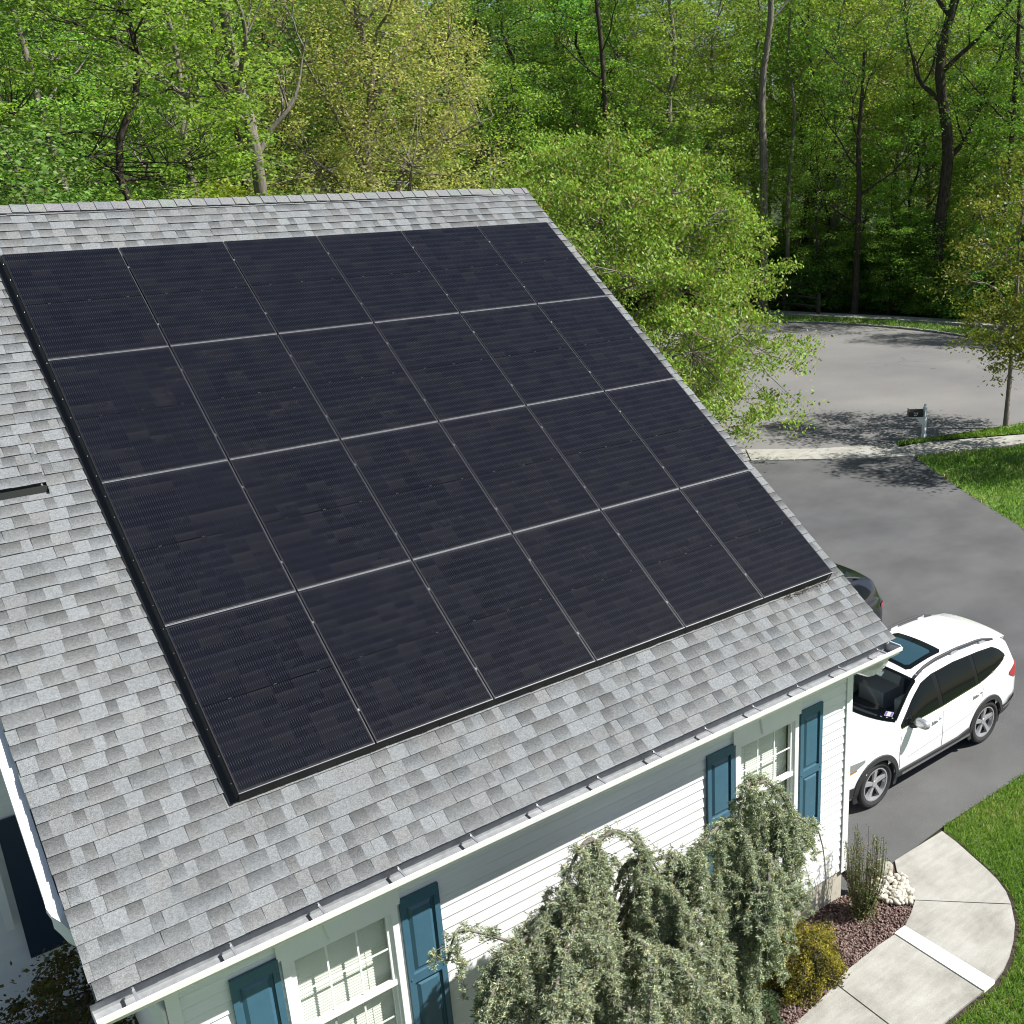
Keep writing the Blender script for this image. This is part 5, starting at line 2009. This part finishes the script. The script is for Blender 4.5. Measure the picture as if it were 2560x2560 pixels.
# ------------------------------------------------------------------ the wood: a few kinds, copied one by one
kinds = []
wl = 'tall leafy tree standing in the wood that closes the view'
wg = 'trees of the wood'
for (sd_, H, cb, R, ncl, nlf, pal, bk, prof, rise) in (
        (71, 23, 5.5, 4.3, 220, 72, G_BRIGHT, 'bark_grey', TALL, 0.6), (72, 24, 7.0, 4.6, 210, 72, G_MID, 'bark_dark', TALL, 0.7),
        (73, 21, 3.0, 4.2, 225, 72, G_MID, 'bark_dark', OVAL, 0.4), (74, 22, 5.0, 4.0, 200, 72, G_YEL, 'bark_grey', TALL, 0.8),
        (75, 18, 1.5, 4.4, 240, 75, G_DARK, 'bark_dark', ROUND, 0.3), (76, 23, 6.0, 3.8, 180, 72, G_BRIGHT, 'bark_dark', OVAL, 0.9)):
    kinds.append(make_tree('forest_tree', wl, 'tree', sd_, H, 0.25, cb, R, prof, ncl, int(nlf * 1.35), 0.72, 0.165, pal, bk, wg, nl=14, rise=rise, up=1.0, flat=0.36))
kinds.append(make_tree('forest_tree', wl, 'tree', 77, 13, 0.13, 0.8, 3.5, OVAL, 170, 85, 0.6, 0.15, G_BRIGHT, 'bark_dark', wg, nl=10, rise=0.5, up=1.0, flat=0.36))
sh = []
sl = 'leafy shrub in the undergrowth along the edge of the wood'
sg_ = 'shrubs along the edge of the wood'
for (sd_, H, R, ncl, pal) in ((81, 4.2, 2.1, 120, G_BRIGHT), (82, 5.6, 2.4, 150, G_MID), (83, 3.2, 2.0, 100, G_DARK), (84, 6.5, 2.3, 150, G_YEL), (85, 2.2, 1.8, 80, G_MID)):
    sh.append(make_tree('forest_shrub', sl, 'shrub', sd_, H, 0.06, 0.2, R, ROUND, int(ncl * 1.4), 80, 0.42, 0.15, pal, 'bark_brown', sg_, nl=5, stems=3, rise=0.8, inner=0.2, up=0.9, flat=0.5))
used = set()


def plant(protos_, k, loc, rot, s, sz=None):
    o = protos_[k]
    if (o.name) in used:
        o = copy_tree(o)
    used.add(o.name)
    put(o, loc, rot, s, sz)
    return o


rr = random.Random(8)


def clear_of_road(p, m_=16.9):
    if math.dist(p[:2], CC) < m_:
        return False
    # street mouth
    dx, dy = p[0] - CC[0], p[1] - CC[1]
    if dx * 0.86 - dy * 0.51 > 0 and abs(dx * 0.51 + dy * 0.86) < 8.5:
        return False
    return True


for (u0, u1, du, d0, d1, ks, s0, s1) in (
        (-70, 900, 118, 44, 50, (0, 2, 4, 0, 2), 0.8, 1.0),
        (-90, 2060, 92, 57, 63, (1, 2, 4, 0, 5), 0.85, 1.05),
        (930, 2080, 84, 66, 71, (0, 1, 3, 5, 2, 0), 0.85, 1.05),
        (-120, 2100, 88, 75, 81, (0, 1, 3, 2, 1), 0.95, 1.15),
        (-140, 2140, 92, 88, 95, (1, 0, 4, 3, 2), 1.0, 1.2)):
    u = u0
    while u < u1:
        uu = u + rr.uniform(-0.35, 0.35) * du
        d = rr.uniform(d0, d1)
        p = at(uu, d)
        u += du
        if not clear_of_road(p) or (uu > 1965 and d < 84):
            continue
        if 400 < uu < 860 and d < 52:
            continue
        if d < 52 and (340 < uu < 560 or 150 < uu < 340):
            d += 6
            p = at(uu, d)
        s = rr.uniform(s0, s1)
        plant(kinds, rr.choice(ks), p, rr.uniform(0, 6.28), s, s * rr.uniform(0.92, 1.1))
for (uu, d, s) in ((960, 54, 0.9), (1060, 57, 0.8), (1170, 60, 0.95), (1290, 61, 0.75), (1370, 63, 0.9), (1545, 63.5, 0.7), (1690, 62.5, 0.62), (1725, 66, 0.95), (1840, 63.5, 0.68), (1890, 67, 1.0), (1560, 67, 0.95), (1950, 64, 0.8)):
    plant(kinds, 6, at(uu, d), rr.uniform(0, 6.28), s, s * rr.uniform(0.95, 1.2))
for (u0, u1, du, d0, d1) in ((-60, 950, 60, 38, 46), (900, 2080, 40, 60.5, 64), (900, 2080, 46, 66, 72), (-60, 2080, 60, 80, 100)):
    u = u0
    while u < u1:
        uu = u + rr.uniform(-0.4, 0.4) * du
        p = at(uu, rr.uniform(d0, d1))
        u += du
        if uu > 1980 and d1 < 80:
            continue
        if not clear_of_road(p, 18.3):
            p = at(uu, d1 + 3)
            if not clear_of_road(p, 18.3):
                continue
        s = rr.uniform(0.75, 1.15)
        plant(sh, rr.choice((0, 1, 2, 3, 4, 1, 2)), p, rr.uniform(0, 6.28), s)
# low growth at the very edge behind the far pavement
for k in range(15):
    a = R_(-12 + 62 * k / 14)
    rd = 18.6 + rr.uniform(0, 1.2)
    p = (CC[0] + rd * math.cos(a), CC[1] + rd * math.sin(a), 0)
    if clear_of_road(p, 18.4):
        plant(sh, rr.choice((4, 2, 4, 0)), p, rr.uniform(0, 6.28), rr.uniform(0.45, 0.8))
g_ = np.random.default_rng(200)
NFW = 70000
uu_ = g_.uniform(-200, 2200, 2600)
dd_ = g_.uniform(104, 128, 2600)
cz_ = g_.uniform(0.5, 1, 2600) * 0 + g_.uniform(0, 24, 2600)
cxy = np.array([at(a, b)[:2] for a, b in zip(uu_, dd_)])
ix_ = g_.integers(0, 2600, NFW)
Pf = np.column_stack([cxy[ix_], cz_[ix_]]) + g_.normal(0, 1, (NFW, 3)) * np.array([1.1, 1.1, 0.8])
Pf[:, 2] = np.maximum(Pf[:, 2], 0.2)
Vf, cf = leaf_quads(Pf, 0.55, g_, G_BRIGHT + G_MID, 0.55, 0.9, 0.2)
tag(np_mesh('far_wood', Vf.reshape(-1, 3), np.arange(4 * NFW).reshape(-1, 4), 'leaf_far', None, cf), 'dense green wood far behind the separate trees', 'wood', kind='stuff')
# trees right of the street mouth throwing shade on the turning circle
for (x, y, k, s) in ((46.8, 19.6, 3, 0.62), (50.5, 16.0, 0, 0.66)):
    o = copy_tree(kinds[k])
    put(o, (x, y, 0), 1.0, s)

# ------------------------------------------------------------------ planting before the house
def strands_plant(name, label, cat, arcs, base, seed, nstr, ntwig, lens, pal, dens=34, tuftn=6, blade=0.042, spread=0.16, zfun=None, auto=()):
    g = np.random.default_rng(seed)
    root = empty(name, base, label, cat)
    mb = MB(base)
    P, O = [], []
    lines = []
    arcs = list(arcs)
    for (h, ex_, ey_, r_) in auto:      # a limb leaving the trunk at height h, arching out to (ex, ey)
        b0 = np.array([base[0], base[1], h])
        e_ = np.array([ex_, ey_, h + r_ * 0.2])
        up_ = 0.35 + 0.25 * g.random()
        arcs.append(([tuple(b0), tuple(b0 * 0.65 + e_ * 0.35 + np.array([0, 0, up_])), tuple(b0 * 0.25 + e_ * 0.75 + np.array([0, 0, up_ * 1.05])), tuple(e_ + np.array([0, 0, up_ * 0.45])), tuple(e_ + (e_ - b0) * 0.12 + np.array([0, 0, -0.25]))], 0.022, 1.3))
    for arc, r0, wt, *lf in arcs:
        sp_ = spline(arc, 26)
        mb.tube([tuple(p) for p in sp_], [r0 * (1 - 0.75 * i / 25) + 0.004 for i in range(26)], 6, caps=False)
        L_ = np.sum(np.linalg.norm(np.diff(sp_, axis=0), axis=1))
        lines.append((sp_, wt * L_, r0, lf[0] if lf else 1.0))
    tw = np.array([l[1] for l in lines])
    tw = tw / tw.sum()
    zg = 0.06
    for s_ in range(nstr):
        sp_, _, _, lfac = lines[g.choice(len(lines), p=tw)]
        i = int(25 * g.uniform(0.12, 1.0) ** 0.8)
        p = sp_[i] + g.normal(0, 0.03, 3)
        a = g.uniform(0, 6.28)
        o_ = np.array([math.cos(a), math.sin(a), 0]) * abs(g.normal(0, spread)) * 1.6
        o_[1] -= 0.05
        zg = 0.06 if zfun is None else zfun(p)
        ln = min(g.uniform(*lens) * lfac * (0.6 if i < 6 else 1), p[2] - zg + 0.25)
        if ln < 0.12:
            continue
        m_ = 7
        t = np.linspace(0, 1, m_)
        line = p[None] + o_[None] * (1 - np.exp(-3.2 * t))[:, None]
        line[:, 2] = p[2] + 0.10 * np.sin(t * 2.2) * (np.linalg.norm(o_) / 0.2) - ln * t ** 1.25
        line[:, :2] += np.cumsum(g.normal(0, 0.012, (m_, 2)), axis=0)
        line[:, 1] = np.minimum(line[:, 1], -0.06)
        line[:, 2] = np.maximum(line[:, 2], zg)
        mb.tube([tuple(q) for q in line], [0.006 - 0.004 * k / 6 for k in range(7)], 3, caps=False)
        nt_ = max(4, int(ln * dens))
        tt = g.uniform(0.0, 1, nt_)
        for ax in range(1):
            q = np.column_stack([np.interp(tt, t, line[:, k]) for k in range(3)])
        P.append(q + g.normal(0, 0.012, q.shape))
        # short side twigs
        for k in range(ntwig):
            t0 = g.uniform(0.05, 0.9)
            b0 = np.array([np.interp(t0, t, line[:, k2]) for k2 in range(3)])
            a2 = g.uniform(0, 6.28)
            tl_ = g.uniform(0.04, 0.13)
            e_ = b0 + np.array([math.cos(a2) * tl_ * 0.7, math.sin(a2) * tl_ * 0.7, -tl_ * 0.75])
            mm = max(2, int(tl_ * dens))
            f = g.uniform(0, 1, (mm, 1))
            q = b0 * (1 - f) + e_ * f
            q[:, 1] = np.minimum(q[:, 1], -0.05)
            P.append(q + g.normal(0, 0.008, q.shape))
    # tufts along the limbs themselves
    for sp_, wt, r0, _ in lines:
        if wt <= 0:
            continue
        n_ = int(wt * 75)
        i = g.uniform(5, 25, n_)
        q = np.column_stack([np.interp(i, np.arange(26), sp_[:, k]) for k in range(3)])
        P.append(q + g.normal(0, 0.036, q.shape))
    mb.build('branches', 'bark_grey', root, smooth=True)
    T_ = np.vstack(P)
    T_[:, 2] = np.maximum(T_[:, 2], 0.03)
    tc_ = g.uniform(0.62, 1.32, len(T_))
    idx = np.repeat(np.arange(len(T_)), tuftn)
    B = T_[idx] + g.normal(0, 0.0075, (len(idx), 3))
    V, c = leaf_quads(B, blade, g, pal, 0.24, 0.3, 0.0, 0.22, tc_[idx])
    np_mesh('foliage', V.reshape(-1, 3) - np.array(base), np.arange(4 * len(B)).reshape(-1, 4), 'needle', root, c)
    return root


CED = [(0.31, 0.365, 0.24), (0.37, 0.41, 0.255), (0.24, 0.30, 0.205), (0.43, 0.425, 0.22), (0.29, 0.36, 0.275), (0.165, 0.2, 0.125)]
y0 = -0.75
strands_plant('weeping_cedar', 'sprawling weeping blue cedar between the two windows', 'conifer', [
    ([(2.7, -0.55, 0), (2.75, -0.6, 1.0), (2.6, -0.7, 2.2), (2.45, -0.85, 3.1), (2.35, -0.9, 3.42)], 0.06, 0.5),
    ([(2.35, -0.9, 3.42), (2.2, -0.95, 3.44), (2.02, -1.0, 3.25), (1.95, -1.05, 2.9)], 0.02, 1.2),
    ([(2.4, -0.88, 3.35), (2.6, -0.9, 3.38), (2.85, -0.92, 3.1), (3.0, -0.95, 2.8)], 0.02, 1.2),
    ([(2.65, -0.65, 2.0), (2.2, -0.85, 2.6), (1.75, -0.98, 2.86), (1.35, -1.05, 2.88), (1.12, -1.1, 2.75)], 0.03, 2.2),
    ([(1.5, -1.0, 2.88), (1.3, -0.85, 3.0), (1.1, -0.8, 3.1), (0.98, -0.82, 2.9)], 0.012, 1.3, 0.6),
    ([(2.65, -0.65, 1.9), (2.3, -1.1, 2.35), (1.9, -1.35, 2.5), (1.5, -1.5, 2.35), (1.25, -1.55, 2.1)], 0.03, 1.6),
    ([(2.7, -0.65, 1.9), (2.6, -1.2, 2.4), (2.4, -1.6, 2.4), (2.2, -1.8, 2.1)], 0.03, 1.4),
    ([(2.7, -0.65, 1.7), (3.0, -1.1, 2.1), (3.1, -1.5, 2.1), (3.15, -1.75, 1.8)], 0.03, 1.4),
    ([(2.7, -0.62, 1.9), (3.1, -0.75, 2.5), (3.5, -0.85, 2.45), (3.8, -0.95, 2.1), (3.95, -1.0, 1.7)], 0.03, 1.5),
    ([(2.7, -0.62, 1.5), (3.2, -0.9, 1.95), (3.5, -1.05, 1.85), (3.65, -1.1, 1.5)], 0.028, 1.3),
], (2.7, -0.6, 0), 91, 640, 3, (0.25, 1.0), CED, 42, 18, 0.034, 0.085, lambda p: max(0.06, (p[0] - 3.2 + (-p[1] - 0.9)) * 1.3),
    [(1.9, 1.6, -1.2, 1), (1.7, 1.15, -1.35, 1), (1.5, 1.5, -1.75, 1), (1.6, 2.0, -1.9, 1), (1.3, 2.5, -2.0, 1), (1.5, 2.8, -1.9, 1), (1.2, 3.1, -1.6, 1), (1.5, 3.45, -1.2, 1),
     (1.0, 1.1, -1.6, 1), (0.8, 1.7, -2.0, 1), (0.7, 2.6, -2.1, 1), (0.7, 3.0, -1.9, 1), (0.9, 3.4, -1.3, 1), (2.1, 2.2, -1.3, 1), (2.0, 3.1, -1.2, 1),
     (2.3, 1.25, -1.0, 1), (2.2, 1.05, -1.25, 1), (2.35, 1.6, -0.95, 1), (2.1, 1.5, -1.5, 1), (2.3, 2.9, -1.0, 1), (2.6, 2.1, -1.0, 1), (2.2, 3.4, -0.95, 1)])
strands_plant('weeping_cedar', 'upright weeping blue cedar covering the right window', 'conifer', [
    ([(4.5, -0.45, 0), (4.45, -0.5, 1.2), (4.35, -0.6, 2.3), (4.3, -0.75, 2.95), (4.32, -0.8, 3.1)], 0.055, 0.6),
    ([(4.32, -0.8, 3.08), (4.2, -0.85, 3.1), (4.05, -0.9, 2.9), (4.0, -0.95, 2.6)], 0.018, 1.0),
    ([(4.32, -0.8, 3.05), (4.5, -0.82, 3.0), (4.7, -0.85, 2.75), (4.8, -0.9, 2.4)], 0.018, 1.1, 0.8),
    ([(4.4, -0.6, 2.2), (3.95, -0.8, 2.75), (3.6, -0.88, 2.78), (3.38, -0.9, 2.6)], 0.028, 1.1),
    ([(3.7, -0.87, 2.76), (3.45, -0.9, 2.72), (3.15, -0.92, 2.45), (2.95, -0.95, 2.2)], 0.012, 0.35),
    ([(4.4, -0.6, 2.1), (4.7, -0.75, 2.5), (4.93, -0.85, 2.35), (5.05, -0.9, 2.0)], 0.026, 1.2, 0.55),
    ([(4.93, -0.85, 2.35), (5.2, -0.8, 2.2), (5.42, -0.75, 1.75), (5.5, -0.75, 1.2)], 0.007, 0.15, 0.3),
    ([(4.4, -0.6, 1.9), (4.3, -1.05, 2.35), (4.1, -1.25, 2.2), (3.95, -1.35, 1.9)], 0.026, 1.2),
    ([(4.4, -0.6, 1.7), (4.42, -1.0, 2.1), (4.42, -1.2, 1.95), (4.4, -1.25, 1.6)], 0.026, 1.0),
], (4.5, -0.45, 0), 92, 300, 3, (0.3, 1.25), CED, 42, 18, 0.034, 0.08, lambda p: max(0.1, (p[0] - 3.55 + (-p[1] - 0.9)) * 1.5),
    [(1.9, 3.8, -0.9, 1), (1.6, 3.6, -1.1, 1), (1.7, 4.0, -1.25, 1), (2.0, 4.6, -0.95, 1), (1.2, 3.8, -1.2, 1)])


def mound(name, label, base, rx, ry, h, n_, size, pal, seed, core, wr=0.4, z0=0.03, nz=0.1):
    g = np.random.default_rng(seed)
    root = empty(name, base, label, 'shrub')
    th = g.uniform(0, 2 * math.pi, n_)
    cz = g.uniform(-0.1, 1, n_)
    r_ = np.sqrt(np.clip(1 - cz ** 2, 0, 1))
    lump = 1 + nz * np.sin(5 * th + 3 * cz) + nz * np.sin(9 * th - 7 * cz) + g.normal(0, 0.05, n_)
    dp = g.uniform(0.86, 1.03, n_)
    P = np.column_stack([rx * r_ * np.cos(th) * lump * dp, ry * r_ * np.sin(th) * lump * dp, z0 + h * np.clip(cz, 0.0, 1) ** 0.9 * lump * dp])
    out = np.column_stack([np.cos(th) * r_, np.sin(th) * r_, cz]) * 1.2
    cl = 0.65 + 0.45 * np.clip(np.sin(7 * th + 5 * cz) + g.normal(0, 0.6, n_), -0.7, 1)
    V, c = leaf_quads(P, size, g, pal, wr, 0.5, -0.5, 0.25, cl, out)
    np_mesh('foliage', V.reshape(-1, 3), np.arange(4 * n_).reshape(-1, 4), 'needle', root, c)
    mb = MB((0, 0, 0))
    vs, fs = [], []
    for i in range(7):
        a = math.pi / 2 * i / 6
        for k in range(16):
            t = 2 * math.pi * k / 16
            vs.append((rx * 0.84 * math.cos(a) * math.cos(t), ry * 0.84 * math.cos(a) * math.sin(t), z0 + h * 0.84 * math.sin(a)))
    for i in range(6):
        for k in range(16):
            k2 = (k + 1) % 16
            fs.append((i * 16 + k, i * 16 + k2, i * 16 + 16 + k2, i * 16 + 16 + k))
    mb.add(vs, fs)
    mb.build('inner_twigs', core, root, smooth=True)
    return root


plain('twig_core', (0.035, 0.03, 0.012), 1.0)
mound('golden_shrub', 'rounded golden yellow conifer shrub beside the footpath', (5.26, -0.62, 0), 0.50, 0.40, 0.56, 12000, 0.036,
      [(0.24, 0.21, 0.02), (0.30, 0.255, 0.028), (0.17, 0.17, 0.016), (0.14, 0.16, 0.02), (0.32, 0.26, 0.04)], 101, 'twig_core')
mound('dead_shrub', 'rusty brown dried shrub behind the golden conifer shrub', (5.0, -0.3, 0), 0.24, 0.18, 0.95, 1500, 0.05,
      [(0.16, 0.075, 0.03), (0.21, 0.12, 0.06), (0.11, 0.05, 0.022)], 102, 'twig_core', 0.22)
mound('dwarf_conifer', 'small dark green conifer at the foot of the weeping cedars', (4.22, -0.95, 0), 0.33, 0.26, 0.55, 4500, 0.045,
      [(0.055, 0.095, 0.035), (0.08, 0.125, 0.05), (0.04, 0.07, 0.028)], 103, 'twig_core', 0.3)

# upright thin shrub at the house corner
def upright_shrub():
    g = np.random.default_rng(111)
    base = (6.56, -0.42, 0)
    root = empty('upright_shrub', base, 'narrow upright shrub of thin twigs at the house corner', 'shrub')
    mb = MB((0, 0, 0))
    P, cl = [], []
    for k in range(75):
        a = g.uniform(0, 6.28)
        r0 = 0.07 * math.sqrt(g.random())
        r1 = r0 + g.uniform(0.02, 0.24)
        h = g.uniform(0.7, 1.2)
        p0 = np.array([r0 * math.cos(a), r0 * math.sin(a), 0.0])
        p2 = np.array([r1 * math.cos(a), r1 * math.sin(a), h])
        p1 = (p0 + p2) / 2 + np.array([0.05 * math.cos(a), 0.05 * math.sin(a), 0]) + g.normal(0, 0.015, 3)
        sp_ = spline([p0, p1, p2], 8)
        mb.tube([tuple(q) for q in sp_], [0.006 - 0.0035 * i / 7 for i in range(8)], 3, caps=False)
        n_ = 50
        t = g.uniform(0.05, 1, n_)
        q = np.column_stack([np.interp(t, np.linspace(0, 1, 8), sp_[:, j]) for j in range(3)])
        P.append(q + g.normal(0, 0.014, q.shape))
    q = np.column_stack([g.normal(0, 0.09, 1500), g.normal(0, 0.09, 1500), g.uniform(0.03, 0.4, 1500)])
    P.append(q)
    P = np.vstack(P)
    V, c = leaf_quads(P, 0.03, g, [(0.15, 0.18, 0.07), (0.19, 0.19, 0.09), (0.11, 0.14, 0.05), (0.21, 0.17, 0.1), (0.09, 0.14, 0.045)], 0.5, 0.2, -0.5)
    mb.build('stems', 'bark_brown', root)
    np_mesh('foliage', V.reshape(-1, 3), np.arange(4 * len(P)).reshape(-1, 4), 'leaf', root, c)


upright_shrub()
pt_ = make_tree('porch_shrub', 'dark leaved shrub in the shade left of the house front', 'shrub', 121, 2.4, 0.035, 0.25, 0.75, ROUND, 110, 60, 0.14, 0.06,
                [(0.06, 0.085, 0.022), (0.085, 0.09, 0.03), (0.05, 0.06, 0.02), (0.1, 0.07, 0.03)], 'bark_dark', nl=6, stems=3, lmat='leaf', twig=0.004)
put(pt_, (-1.25, 2.3, 0.0), 0.5)
